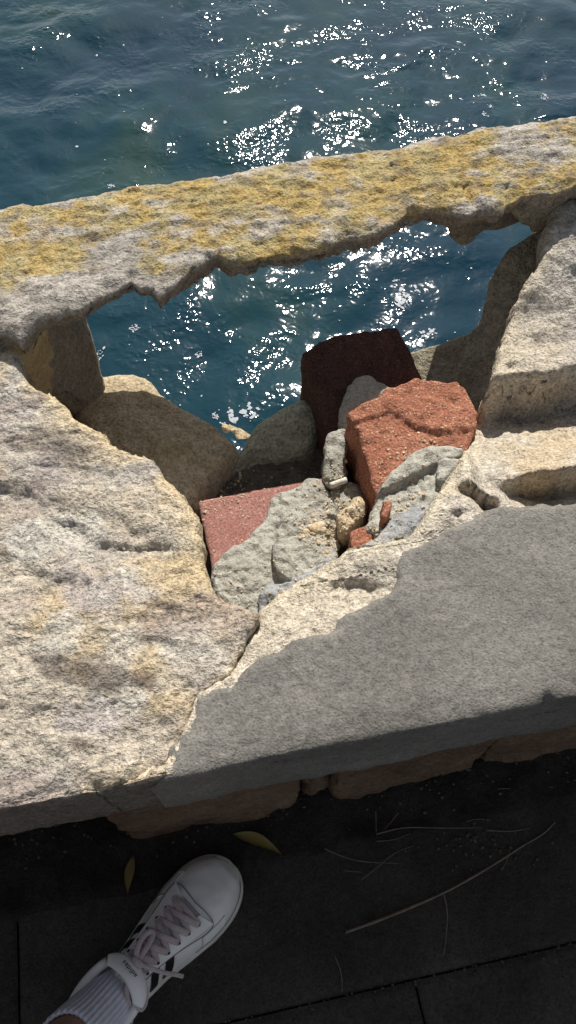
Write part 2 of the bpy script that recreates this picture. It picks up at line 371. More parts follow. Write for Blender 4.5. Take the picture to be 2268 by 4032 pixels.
def h_right(x, y):
    s, t = xy2st(x, y)
    z = .497 + rough_relief(x, y, 31)
    ce = CRUST_W
    dc = poly_dist(x, y, ce)                          # right of the line = crust side
    z = z - .010 * sstep(.0, -.06, dc) - .028 * sstep(-.03, -.16, dc) * sstep(-.05, .12, s)
    z = z + .045 * sstep(.52, .62, t)
    z = z + ledge(x, y, [(1800, 1372), (1900, 1352), (1985, 1338), (2120, 1330), (2268, 1322), (2700, 1290)], .080, .017, .17, .03, .52, rise=.006, seed=14, wv=2.2)
    z = z + ledge(x, y, [(1925, 1815), (1990, 1832), (2100, 1826), (2268, 1812), (2700, 1780)], .050, .012, .07, .07, .48, rise=.012, seed=15, wv=2.0)
    z = z + ledge(x, y, [(1775, 1925), (1850, 1912), (1940, 1925), (2015, 1950)], .034, .007, .022, .03, .48, rise=.006, seed=16)
    z = z + ledge(x, y, [(1735, 2050), (1790, 2018), (1850, 2020)], .012, .008, .02, .02, .48, seed=17)
    z = z + ledge(x, y, [(1270, 2270), (1340, 2262), (1420, 2262), (1520, 2300)], .010, .01, .03, .02, .49, seed=18)
    z = z + ledge(x, y, [(1215, 2462), (1265, 2460)], .008, .006, .015, .01, .49, seed=19)
    z = z + ledge(x, y, [(2140, 1180), (2180, 1130), (2230, 1150)], .007, .010, .022, .03, .53, seed=20)
    z = z + ledge(x, y, [(2040, 1270), (2090, 1262)], .008, .008, .015, .01, .53, seed=21)
    z = z - .035 * sstep(.002, .03, dc)               # under the crust sheet
    return z
CRUST_W = np.r_[smooth_line(px_line(CRUST_EDGE), .012, 1), [st2xy(1.9, .33)]]
def h_crust(x, y):
    s, t = xy2st(x, y)
    d = poly_dist(x, y, CRUST_W) + .006 * fbm(x, y, 0, 38, 4, 61)
    z = .4985 + .0028 * fbm(x, y, 0, 5, 3, 41) + .0012 * fbm(x, y, 0, 55, 3, 44, .6) + .0025 * sstep(.05, .0, d)
    z = z - .006 * sstep(.002, -.006, d) - .03 * sstep(-.003, -.016, d)
    z = z - .002 * sstep(.02, 0, t) - .012 * np.exp(-(((s - HOLE_ST[0]) ** 2 + (t - HOLE_ST[1]) ** 2) / .006 ** 2))
    return z
_q = at(2165, 2752, .5); HOLE_ST = xy2st(_q[0], _q[1])

def lift(line_px, hfun, z=.5):
    """pixels -> world points lying on the height field"""
    x = np.array([p[0] for p in line_px], float); y = np.array([p[1] for p in line_px], float); z = np.full(len(x), z)
    for _ in range(4):
        p = at(x, y, z); z = hfun(p[:, 0], p[:, 1])
    return at(x, y, z)
def front_pt(s, t=0.0): return st2xy(s, t)

def slab(name, Lpts, hfun, xfar, tback, mat, colfun, round_r=.012, thick=.155, parent=None, pw=1.0, proud=0.0, side_depth=.12, fine=.55, sign=1, skirt=True, h=.0034):
    """sheet ruled between a traced edge L and a far end, with front face, broken side face and underside"""
    L = Lpts[:, :2]
    # roughen the traced edge
    Lr = resample(L, h); n = len(Lr)
    tan = np.gradient(Lr, axis=0); tan /= np.linalg.norm(tan, axis=1)[:, None] + 1e-12
    nrm = np.stack([tan[:, 1], -tan[:, 0]], 1) * (1 if sign > 0 else -1)       # toward the slab
    arc = np.linspace(0, 1, n); env = np.minimum(1, np.minimum(arc, 1 - arc) / .03)
    Lr = Lr + nrm * sign * (env * (.0022 * fbm(Lr[:, 0], Lr[:, 1], 0, 70, 3, 3) + .0012 * fbm(Lr[:, 0], Lr[:, 1], 0, 220, 2, 4)))[:, None]
    sL, tL = xy2st(Lr[:, 0], Lr[:, 1])
    tR = tL[0] + (tback - tL[0]) * arc ** pw
    R = st2xy(np.full(n, xfar), tR)
    length = np.abs(xfar - sL).mean()
    nf = int(fine / h); uf = np.linspace(0, fine / length, nf); uc = fine / length + (1 - fine / length) * np.linspace(0, 1, 50)[1:] ** 1.5
    U = np.r_[uf, uc]
    XY = Lr[:, None, :] + (R - Lr)[:, None, :] * U[None, :, None]
    X, Y = XY[..., 0], XY[..., 1]
    # front rows straight at t = front
    Z = hfun(X, Y)
    nck = int(np.argmin(np.linalg.norm(Lr - VPT, axis=1))); near = None
    if round_r > 0:
        hd = poly_dist(X, Y, Lr[nck::3], signed=False); cd_ = poly_dist(X, Y, Lr[:nck + 1:3], signed=False) if nck > 3 else hd
        k = np.clip(hd / round_r, 0, 1); Z = Z - round_r * (1 - np.sqrt(1 - (1 - k) ** 2)) * .8
        k = np.clip(cd_ / .003, 0, 1); Z = Z - .0025 * (1 - k) ** 2
        near = np.minimum(hd, cd_ * 2.2 + .012)
    cols = colfun(X, Y, near)
    P = np.dstack([X, Y, Z]); nrow, ncol = X.shape
    # broken side
    if skirt:
        steps = [(.001, .006), (.002, .013), (.000, .022), (-.002, .034), (-.006, .05), (-.012, .068), (-.02, .09), (-.03, side_depth), (-.08, side_depth + .004)]
        ex = []
        for o_, dz in steps:
            q = np.c_[Lr - nrm * o_, P[:, 0, 2] - dz]
            q[:, :2] += nrm * (.004 * fbm(q[:, 0], q[:, 1], q[:, 2], 45, 3, 8) * min(1, dz / .03))[:, None]
            qs, qt = xy2st(q[:, 0], q[:, 1]); q[:, :2] = ORG + np.multiply.outer(qs, W_) + np.multiply.outer(np.maximum(qt, .012 + 0 * qt), N_)
            ex.append(q)
        ex = np.stack(ex[::-1], 1); P = np.concatenate([ex, P], 1)
        cols = np.concatenate([np.repeat(cols[:, :1], len(steps), 1), cols], 1)
    # front face rows
    fr = []
    base = P[0].copy(); sF, _ = xy2st(base[:, 0], base[:, 1])
    for dz, dt in [(.0015, -.0005), (.004, -.001), (.02, -.001), (.05, 0), (.09, .0), (.125, .001), (thick - .004, .001), (thick, .004), (thick + .002, .10)]:
        q = base.copy(); jit = .0013 * fbm(q[:, 0], q[:, 2] - dz, 0, 60, 3, 12) + .0020 * fbm(q[:, 0], q[:, 2] - dz, 0, 11, 3, 13)
        q[:, :2] += N_ * (dt - proud + jit * (.2 + min(1, dz / .01)))[:, None] if not np.isscalar(dt - proud + jit) else 0
        z0 = .5 - dz; q[:, 2] = np.minimum(base[:, 2] - .0008 * (1 + 20 * dz), z0 + 0 * q[:, 2]) if dz < .06 else z0 + .0015 * fbm(q[:, 0], 0 * q[:, 0], 0, 25, 3, 15)
        fr.append(q)
    nfr = len(fr)
    P = np.concatenate([np.stack(fr[::-1], 0), P], 0); cf = np.repeat(cols[:1], nfr, 0).copy(); fz = np.stack(fr[::-1], 0)
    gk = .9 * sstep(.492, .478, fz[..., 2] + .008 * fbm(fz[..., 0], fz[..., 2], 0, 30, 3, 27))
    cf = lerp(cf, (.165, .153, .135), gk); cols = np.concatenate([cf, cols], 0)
    bk = P[-1:].copy(); bk[..., 2] -= .14; bk[..., :2] += N_ * .02
    P = np.concatenate([P, bk], 0); cols = np.concatenate([cols, cols[-1:]], 0)
    f = grid_faces(P.shape[0], P.shape[1])
    if sign > 0: f = f[:, ::-1]
    return mesh_obj(name, P.reshape(-1, 3), f, mat, parent=parent, col=cols.reshape(-1, 3))
def lerp(a, b, k): return np.asarray(a) * (1 - k[..., None]) + np.asarray(b) * k[..., None]
def col_left(x, y, near):
    s, t = xy2st(x, y)
    c = lerp((.53, .465, .375), (.45, .405, .35), sstep(-.35, .4, fbm(x, y, 0, 9, 4, 71)))
    c = lerp(c, (.55, .42, .25), .75 * sstep(.12, .6, fbm(s * .6, t, 0, 11, 4, 73)))
    c = lerp(c, (.44, .39, .37), .8 * sstep(.15, .55, fbm(x, y, 0, 14, 3, 75)))
    c = lerp(c, (.57, .54, .48), .7 * sstep(.2, .6, fbm(x, y, 0, 17, 4, 85)))
    edge = np.exp(-near / .028) * sstep(-.5, .2, fbm(x, y, 0, 24, 3, 77) + .25)
    c = lerp(c, (.64, .50, .30), .9 * edge)
    dk = sstep(.22, .6, fbm(s * .45, t + .35 * s, 0, 22, 5, 79))
    c = lerp(c, (.15, .125, .105), .75 * dk)
    c = lerp(c, (.36, .29, .255), .6 * sstep(.15, .55, fbm(s * .6, t, 0, 19, 4, 88)))
    sp = at(315, 2930, .5); sp2 = at(565, 2680, .5)
    for q, r in ((sp, .018), (sp2, .016)):
        c = lerp(c, (.13, .085, .07), .6 * sstep(1.1, .4, np.hypot((x - q[0]), (y - q[1]) * 1.5) / r + .5 * fbm(x, y, 0, 70, 3, 82)))
    return c
def col_right(x, y, near):
    s, t = xy2st(x, y)
    c = lerp((.56, .49, .39), (.51, .462, .405), sstep(-.3, .4, fbm(x, y, 0, 9, 4, 91)))
    c = lerp(c, (.56, .43, .27), .7 * sstep(.05, .5, fbm(x, y, 0, 13, 4, 93)) * sstep(.5, .3, t))
    c = lerp(c, (.54, .515, .49), .75 * sstep(.48, .6, t))
    c = lerp(c, (.26, .235, .205), .6 * sstep(.22, .6, fbm(s * .6, t, 0, 24, 4, 95)))
    c = lerp(c, (.66, .57, .42), .85 * np.exp(-near / .022))
    dc = np.abs(poly_dist(x, y, CRUST_W, signed=False)); c = lerp(c, (.64, .57, .47), .6 * np.exp(-dc / .012))
    return c
def col_crust(x, y, near):
    return lerp((.2, .2, .2), (.2, .2, .2), 0 * x)

VPT = at(1022, 2414, .5)[:2]
CR3 = lift(CRACK, h_left); s0_ = xy2st(CR3[0, 0], CR3[0, 1])[0]
LE3 = lift(LEFT_EDGE, h_left)
p0 = np.array([[*st2xy(s0_ - .035, 0.0), .5]])
back = np.array([[*(LE3[-1, :2] + (-.03, .09)), .5]])
LL = np.r_[p0, CR3[1:], LE3[1:], back]
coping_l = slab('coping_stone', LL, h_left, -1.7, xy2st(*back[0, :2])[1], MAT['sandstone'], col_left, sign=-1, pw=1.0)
tag(coping_l, 'rough buff sandstone coping slab with dark bedding ridges and no grey crust', 'coping stone')
RE3 = lift(RIGHT_EDGE, h_right)
backr = np.array([[*(RE3[-1, :2] + (.03, .09)), .5]])
CRr = np.r_[p0 + [[.0015, .0002, 0]], CR3[1:] + np.array([[.0012, -.0003, 0]])]
RR = np.r_[CRr[:-1], RE3, backr]
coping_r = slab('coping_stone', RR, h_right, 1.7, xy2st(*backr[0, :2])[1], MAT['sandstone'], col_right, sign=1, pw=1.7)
tag(coping_r, 'sandstone coping slab with smooth grey crust and deep eroded ledges', 'coping stone')
# grey crust sheet: sinks below the eroded stone along its broken edge
def build_crust():
    ss = np.r_[np.arange(-.24, .62, .0034), np.linspace(.62, 1.71, 60)[1:]]; tt = np.r_[0, .0012, .0025, np.arange(.005, .52, .0034)]
    Sg, Tg = np.meshgrid(ss, tt, indexing='ij'); xy = st2xy(Sg.ravel(), Tg.ravel()).reshape(*Sg.shape, 2); X, Y = xy[..., 0], xy[..., 1]
    d = poly_dist(X, Y, CRUST_W); Z = h_crust(X, Y)
    Z = Z - .0035 * (1 - np.clip(Tg / .005, 0, 1)) ** 2 + .0015 * np.minimum(0, fbm(X, Y, 0, 90, 3, 66)) * sstep(.03, 0, Tg)
    Yo = .0022 * fbm(X, Y * 0, 0, 12, 3, 13) - .003
    P = np.dstack([X, Y, Z]); P[:, 0, :2] += (Yo[:, 0])[:, None] * N_; P[:, 1, :2] += (Yo[:, 0] * .7)[:, None] * N_; P[:, 2, :2] += (Yo[:, 0] * .35)[:, None] * N_
    fr = []
    for z in (.494, .485, .465, .44, .415, .39, .365, .350, .3445):
        q = P[:, 0].copy(); q[:, 2] = np.minimum(z, q[:, 2] - (.498 - z) * .5 - .0005); j = .0012 * fbm(q[:, 0], q[:, 2], 0, 60, 3, 12) + .0018 * fbm(q[:, 0], q[:, 2], 0, 14, 3, 17); q[:, :2] += N_ * (j + (.004 if z < .346 else 0))[:, None]; fr.append(q)
    q = fr[-1].copy(); q[:, :2] += N_ * .02; q[:, 2] += .001; fr.append(q)
    P = np.concatenate([np.stack(fr[::-1], 1), P], 1); d = np.concatenate([np.repeat(d[:, :1], len(fr), 1), d], 1)
    f = grid_faces(*P.shape[:2]); dm = d.reshape(-1)[f].max(1); f = f[dm > -.016][:, ::-1]
    used = np.unique(f); mp = np.full(P.shape[0] * P.shape[1], -1); mp[used] = np.arange(len(used))
    return mesh_obj('grey_crust', P.reshape(-1, 3)[used], mp[f], MAT['crust'], parent=coping_r)
crust = build_crust()
tag(crust, 'smooth dark grey weathered crust on the sandstone')

# ------------------------------------------------------------------ lichen ledge bridging the hole
def build_ledge():
    far = [(-900, 960), (-300, 868), (0, 822), (172, 801), (423, 767), (720, 717), (939, 681), (1252, 626), (1487, 602), (1721, 556), (1956, 524), (2268, 490), (2600, 440), (3300, 330)]
    k = 1.5652
    near = [(-700, 1010), (-250, 905), (-60, 845), (0, 828), (45, 845), (100, 802), (200, 770), (330, 710), (372, 716), (395, 738), (430, 722), (480, 672), (550, 640), (585, 658), (620, 655), (680, 635), (790, 625), (870, 590), (960, 575), (1040, 520), (1090, 510), (1170, 530), (1260, 520), (1320, 490), (1400, 480), (1449, 457), (1700, 410), (2200, 310)]
    near = [(a * k, b * k) for a, b in near]
    zt = lambda x: .545 + .015 * np.clip((x + .4) / .8, -2, 2)
    def conv(pts):
        x = np.array([p[0] for p in pts]); y = np.array([p[1] for p in pts]); z = np.full(len(x), .55)
        for _ in range(3): p = at(x, y, z); z = zt(p[:, 0])
        return p
    Fp, Np = conv(far), conv(near)
    sF, tF = xy2st(Fp[:, 0], Fp[:, 1]); sN, tN = xy2st(Np[:, 0], Np[:, 1])
    s = np.r_[np.linspace(-1.7, -.5, 60)[:-1], np.arange(-.5, .62, .0034), np.linspace(.62, 1.7, 60)[1:]]
    tf = np.interp(s, sF, tF); tn_ = np.interp(s, sN, tN)
    tn_ = tn_ + .004 * fbm(s, 0 * s, 0, 40, 4, 5) + .0025 * np.abs(fbm(s, 0 * s, 0, 110, 3, 6)) + .001 * fbm(s, 0 * s, 0, 260, 2, 16)
    tf = tf + .014 + .010 * sstep(-.3, .5, s) + .003 * fbm(s, 0 * s + 3, 0, 30, 4, 7)
    nw = 74; W = np.linspace(0, 1, nw)
    S = np.repeat(s[:, None], nw, 1); T = tn_[:, None] + (tf - tn_)[:, None] * W[None, :]
    xy = st2xy(S.ravel(), T.ravel()).reshape(len(s), nw, 2); X, Y = xy[..., 0], xy[..., 1]
    dn = np.clip(T - tn_[:, None], 0, None); df = np.clip(tf[:, None] - T, 0, None)
    rid = 1 - np.abs(fbm(S * .55, T, 0, 34, 4, 101))
    lump = sstep(.15, .45, fbm(S * .6, T, 0, 48, 3, 131))
    Z = zt(X) + .004 * fbm(S * .6, T, 0, 10, 3, 103) + .004 * (rid - .75) + .0018 * lump + .0032 * fbm(S * .45, T, 0, 100, 4, 105, .7)
    Z = Z - .007 * np.exp(-dn / .010) - .010 * np.clip(1 - df / .035, 0, 1) ** 2
    crk = np.exp(-((S - xy2st(*at(1845, 760, .555)[:2])[0]) / .004) ** 2) * sstep(.0, .02, dn) * sstep(.09, .05, dn)
    Z = Z - .008 * crk
    top = np.dstack([X, Y, Z])
    def rowset(tt, zz, sd, amp):
        xy = st2xy(s, tt); x, y = xy[:, 0], xy[:, 1]
        return np.c_[x, y, zz + amp * fbm(x, y, zz, 60, 3, sd)]
    cN, cF = top[:, 0, 2], top[:, -1, 2]
    th = .030 + .008 * fbm(s, 0 * s, 0, 14, 3, 9)
    fold = .004 * fbm(s, 0 * s + 7, 0, 55, 4, 19)
    lo = [rowset(tn_ - .001 + .3 * fold, cN - .006, 1, .001), rowset(tn_ + .003 + fold, cN - .011, 2, .004), rowset(tn_ + .002 - fold * 1.5, cN - th * .55, 13, .005), rowset(tn_ + .007 - fold, cN - th * .8, 3, .005),
          rowset(tn_ + .011 + fold, cN - th, 4, .004), rowset(tn_ + .03, cN - th - .012, 5, .006), rowset(tn_ * .5 + tf * .5, cN - th - .028, 6, .008),
          rowset(tf - .02, cF - .055, 7, .006), rowset(tf + .004, cF - .035, 8, .004), rowset(tf + .006, cF - .012, 9, .003)]
    ring = np.concatenate([top, np.stack(lo[::-1], 1)], 1)
    # colour: lichen patches
    lm = fbm(S * .6, T, 0, 16, 5, 111) + .35 * fbm(S, T, 0, 60, 3, 113) + .5 * sstep(.0, .06, dn) - .15 - .5 * sstep(.03, .0, df) + .15 * sstep(-.2, .4, S)
    gp = np.exp(-(((S - xy2st(*at(330, 1130, .545)[:2])[0]) / .10) ** 2 + ((T - xy2st(*at(330, 1130, .545)[:2])[1]) / .035) ** 2))
    gp2 = np.exp(-(((S - xy2st(*at(1000, 850, .55)[:2])[0]) / .05) ** 2 + ((T - xy2st(*at(1000, 850, .55)[:2])[1]) / .02) ** 2))
    lm = lm - 1.1 * gp - .5 * gp2 - .35 * lump
    c = lerp((.44, .40, .35), (.34, .31, .27), sstep(-.3, .4, fbm(X, Y, 0, 20, 4, 115)))
    c = lerp(c, (.52, .48, .42), .5 * lump)
    c = lerp(c, lerp((.45, .31, .085), (.42, .33, .13), sstep(-.3, .4, fbm(X, Y, 0, 30, 3, 117))), .84 * sstep(-.42, .4, lm))
    c = lerp(c, (.15, .13, .11), .5 * sstep(.35, .7, fbm(X, Y, 0, 55, 3, 119)))
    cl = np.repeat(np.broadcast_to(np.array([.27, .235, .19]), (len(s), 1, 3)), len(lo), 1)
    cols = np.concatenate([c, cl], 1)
    f = grid_faces(len(s), ring.shape[1], True)
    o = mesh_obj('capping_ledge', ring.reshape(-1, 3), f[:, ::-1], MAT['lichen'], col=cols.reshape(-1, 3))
    return tag(o, 'long stone ledge covered in yellow lichen bridging the hole above the water', 'stone ledge')
ledge_o = build_ledge()

# ------------------------------------------------------------------ lumps: traced outlines given thickness
def lump(name, outline, z0, depth, mat, grad=(0, 0), dome=0.0, domeR=.05, bev=.006, rough=.002, rf=40, h=.005, jag=.0015, seed=0, parent=None, extra=None, spread=.0, taper=0.0, smooth_edges=1, crev=0.0):
    """outline in photo pixels on a (tilted) plane -> solid with noisy top, rounded rim and rough sides"""
    ox = np.array([p[0] for p in outline], float); oy = np.array([p[1] for p in outline], float)
    c0 = at(ox.mean(), oy.mean(), z0)
    B = at_plane(ox, oy, z0, grad[0], grad[1], c0[0], c0[1])[:, :2]
    Bc = np.r_[B, B[:1]]
    if smooth_edges:
        q = B
        for _ in range(smooth_edges):
            q2 = np.empty((2 * len(q), 2)); q2[0::2] = .8 * q + .2 * np.roll(q, 1, 0); q2[1::2] = .8 * q + .2 * np.roll(q, -1, 0); q = q2
        Bc = np.r_[q, q[:1]]
    Bd = resample(Bc, h)[:-1]
    cx, cy = Bd.mean(0); area = np.sum(Bd[:, 0] * np.roll(Bd[:, 1], -1) - np.roll(Bd[:, 0], -1) * Bd[:, 1])
    if area < 0: Bd = Bd[::-1]
    tan = np.roll(Bd, -1, 0) - np.roll(Bd, 1, 0); tan /= np.linalg.norm(tan, axis=1)[:, None] + 1e-12
    out = np.stack([tan[:, 1], -tan[:, 0]], 1)
    Bd = Bd + out * (jag * fbm(Bd[:, 0], Bd[:, 1], 0, 60, 3, seed) + .4 * jag * fbm(Bd[:, 0], Bd[:, 1], 0, 200, 2, seed + 1))[:, None]
    n = len(Bd)
    gx = np.arange(Bd[:, 0].min(), Bd[:, 0].max(), h); gy = np.arange(Bd[:, 1].min(), Bd[:, 1].max(), h * .87)
    GX, GY = np.meshgrid(gx, gy); GX = GX + (np.arange(len(gy)) % 2)[:, None] * h * .5; GX, GY = GX.ravel(), GY.ravel()
    m = inside(GX, GY, Bd); GX, GY = GX[m], GY[m]
    d = poly_dist(GX, GY, Bd, True, False); m = d > h * .55; GX, GY, d = GX[m], GY[m], d[m]
    pts = np.r_[Bd, np.c_[GX, GY]]; dist = np.r_[np.zeros(n), d]
    res = delaunay_2d_cdt([Vector(p) for p in pts], [], [list(range(n))], 1, 1e-7)
    vv = np.array([tuple(p) for p in res[0]]); orig = res[3]
    src = np.array([o[0] if o else 0 for o in orig])
    inv = {}
    for i, o in enumerate(orig):
        for k in o: inv[k] = i
    dist = dist[src] if len(src) == len(vv) else poly_dist(vv[:, 0], vv[:, 1], Bd, True, False)
    x, y = vv[:, 0], vv[:, 1]
    plane = z0 + grad[0] * (x - c0[0]) + grad[1] * (y - c0[1])
    k = np.clip(dist / max(bev, 1e-6), 0, 1)
    z = plane - bev * (1 - np.sqrt(1 - (1 - k) ** 2)) + dome * (1 - np.exp(-(dist / domeR) ** 1.3)) - dome * .5
    env = .35 + .65 * np.clip(dist / .01, 0, 1)
    z = z + env * (rough * fbm(x, y, 0, rf, 4, seed + 5) + rough * .45 * fbm(x, y, 0, rf * 3.3, 3, seed + 9))
    if crev: z = z - env * crev * np.exp(-np.abs(fbm(x, y, 0, rf * .55, 3, seed + 21)) / .05) + env * crev * .8 * (np.abs(fbm(x, y, 0, rf * .9, 3, seed + 25)) - .3)
    if extra: z = z + extra(x, y, dist)
    top = np.c_[x, y, z]
    bi = [inv[i] for i in range(n)]; base = top[bi]
    V = [top]; F_ = [list(f) for f in res[2]]; prev = bi; cnt = len(top)
    K = max(3, min(8, int(depth / .008)))
    for j in range(1, K + 1):
        q = base.copy(); dz = depth * (j / K) ** 1.2; q[:, 2] -= dz
        q[:, :2] += out * ((spread if spread else 0) * np.sin(math.pi * min(1, j / K)) - taper * j / K + rough * fbm(q[:, 0], q[:, 1], q[:, 2], rf, 3, seed + 13))[:, None]
        V.append(q); cur = list(range(cnt, cnt + n)); cnt += n
        F_ += [[prev[i], cur[i], cur[(i + 1) % n], prev[(i + 1) % n]] for i in range(n)]; prev = cur
    F_.append(prev[::-1])
    return mesh_obj(name, np.concatenate(V), F_, mat, parent=parent)

def hull(name, pts, mat, rough=.004, rf=25, h=.008, seed=0, parent=None, bev=.006):
    bm = bmesh.new()
    for p in pts: bm.verts.new(p)
    r = bmesh.ops.convex_hull(bm, input=bm.verts[:])
    bmesh.ops.delete(bm, geom=[v for v in bm.verts if not v.link_faces], context='VERTS')
    if bev: bmesh.ops.bevel(bm, geom=bm.edges[:], offset=bev, segments=2, profile=.6, affect='EDGES', clamp_overlap=True)
    for _ in range(7):
        e = [q for q in bm.edges if q.calc_length() > h * 1.6]
        if not e: break
        bmesh.ops.subdivide_edges(bm, edges=e, cuts=1); bmesh.ops.triangulate(bm, faces=bm.faces[:])
    bm.normal_update()
    co = np.array([v.co for v in bm.verts]); no = np.array([v.normal for v in bm.verts])
    d = rough * fbm(co[:, 0], co[:, 1], co[:, 2], rf, 4, seed) + rough * .35 * fbm(co[:, 0], co[:, 1], co[:, 2], rf * 4, 3, seed + 3)
    co = co + no * d[:, None]
    bm.verts.index_update()
    fs = [[v.index for v in f.verts] for f in bm.faces]; bm.free()
    return mesh_obj(name, co, fs, mat, parent=parent)
def on_y(px, py, Y):
    d = ray(px, py); k = Y / d[1]; return (d[0] * k, Y, CAMH + d[2] * k)

# stub hanging below the ledge
def facing_prism(name, outline, Y, thick, mat, seed, parent=None, rough=.004, h=.006, zmax=9):
    """outline on a wall-parallel upright plane, extruded away from the path"""
    pts = np.array([on_y(a, b, Y) for a, b in outline]); pts[:, 2] = np.minimum(pts[:, 2], zmax); pts[:, 1] += (pts[:, 0] - pts[:, 0].mean()) * math.tan(PSI)
    P2 = resample(np.r_[pts, pts[:1]], h)[:-1]; n = len(P2); c = P2.mean(0)
    V = []; prof = [(0.0, .0), (.35, -.006), (.7, -.004), (.9, .002), (1, .012), (1.0, .03), (.98, thick * .6), (.9, thick), (0, thick + .01)]
    for sc, dy in prof:
        q = c + (P2 - c) * sc; q[:, 1] = P2[:, 1] * sc + c[1] * (1 - sc) + dy
        nn = rough * fbm(q[:, 0], q[:, 1], q[:, 2], 35, 4, seed); q += np.c_[nn, nn * .5, nn * .6]
        V.append(q)
    f = grid_faces(len(prof), n, True)
    return mesh_obj(name, np.concatenate(V), f, mat, parent=parent)
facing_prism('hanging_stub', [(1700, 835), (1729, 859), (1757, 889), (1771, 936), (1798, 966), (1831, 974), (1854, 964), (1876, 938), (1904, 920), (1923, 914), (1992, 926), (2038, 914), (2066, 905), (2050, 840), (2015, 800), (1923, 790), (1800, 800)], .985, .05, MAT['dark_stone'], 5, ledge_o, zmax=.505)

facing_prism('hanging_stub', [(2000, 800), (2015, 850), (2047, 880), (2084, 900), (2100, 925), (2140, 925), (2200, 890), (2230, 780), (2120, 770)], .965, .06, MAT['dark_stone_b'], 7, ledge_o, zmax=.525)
# stones of the outer course, seen inside the hole
ys_ = hull('support_stone', [on_y(60, 1290, .70), on_y(188, 1262, .73), on_y(188, 1500, .70), on_y(60, 1470, .66), on_y(188, 1600, .68), on_y(40, 1560, .64)] + [(-.46, .78, .2), (-.46, .78, .5), (-.40, .80, .2), (-.36, .80, .49), (-.46, .66, .2), (-.46, .66, .47), (-.36, .70, .2)], MAT['yellow_stone'], .003, 25, .007, 55, None, .005)
tag(ys_, 'yellowish upright stone wedged behind the dark upright stone below the ledge', 'stone block')
bl = lump('boulder', [(300, 1480), (377, 1443), (411, 1446), (459, 1441), (524, 1444), (582, 1455), (599, 1480), (613, 1504), (700, 1567), (772, 1601), (845, 1644), (893, 1688), (934, 1724), (905, 1790), (850, 1850), (800, 1920), (760, 2010), (640, 2010), (480, 1880), (330, 1720), (260, 1600)], .315, .33, MAT['boulder'], grad=(-.10, -.05), dome=.02, domeR=.10, bev=.022, rough=.003, rf=16, h=.006, seed=31, spread=.01)
tag(bl, 'large rounded buff sandstone block with a sunlit outer rim, inside the hole', 'stone block')
gm = lump('boulder', [(945, 1715), (970, 1664), (1000, 1625), (1038, 1601), (1101, 1562), (1154, 1533), (1205, 1515), (1260, 1560), (1270, 1650), (1230, 1740), (1125, 1790), (1040, 1800), (990, 1840), (930, 1900), (860, 1950), (780, 1960), (800, 1900), (850, 1830), (910, 1770)], .285, .30, MAT['boulder_green'], grad=(.25, .12), dome=.03, domeR=.07, bev=.03, rough=.003, rf=22, h=.006, seed=41)
tag(gm, 'smaller greenish rounded stone between the buff block and the dark brick', 'stone block')
# pillar stone under the end of the ledge
pil_top = [(75, 1321), (186, 1262), (237, 1253), (271, 1272), (338, 1306), (360, 1340)]
pl = [on_y(186, 1240, .76), on_y(75, 1300, .70), on_y(20, 1300, .70), on_y(271, 1262, .79), on_y(345, 1306, .80), on_y(365, 1345, .79), on_y(377, 1451, .785), on_y(408, 1567, .775), on_y(432, 1600, .77), on_y(422, 1634, .765), on_y(385, 1680, .755), on_y(195, 1600, .70), on_y(75, 1500, .66), on_y(191, 1514, .71)]
pl = [(x, y, min(z, .515)) for x, y, z in pl]
pl += [(x - .04, y + .11, z) for x, y, z in pl] + [(-.42, .72, .2), (-.42, .9, .2), (-.42, .72, .51), (-.42, .9, .51)]
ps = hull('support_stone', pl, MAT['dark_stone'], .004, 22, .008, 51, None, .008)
tag(ps, 'dark upright stone holding up the lichen ledge next to the buff block', 'stone block')
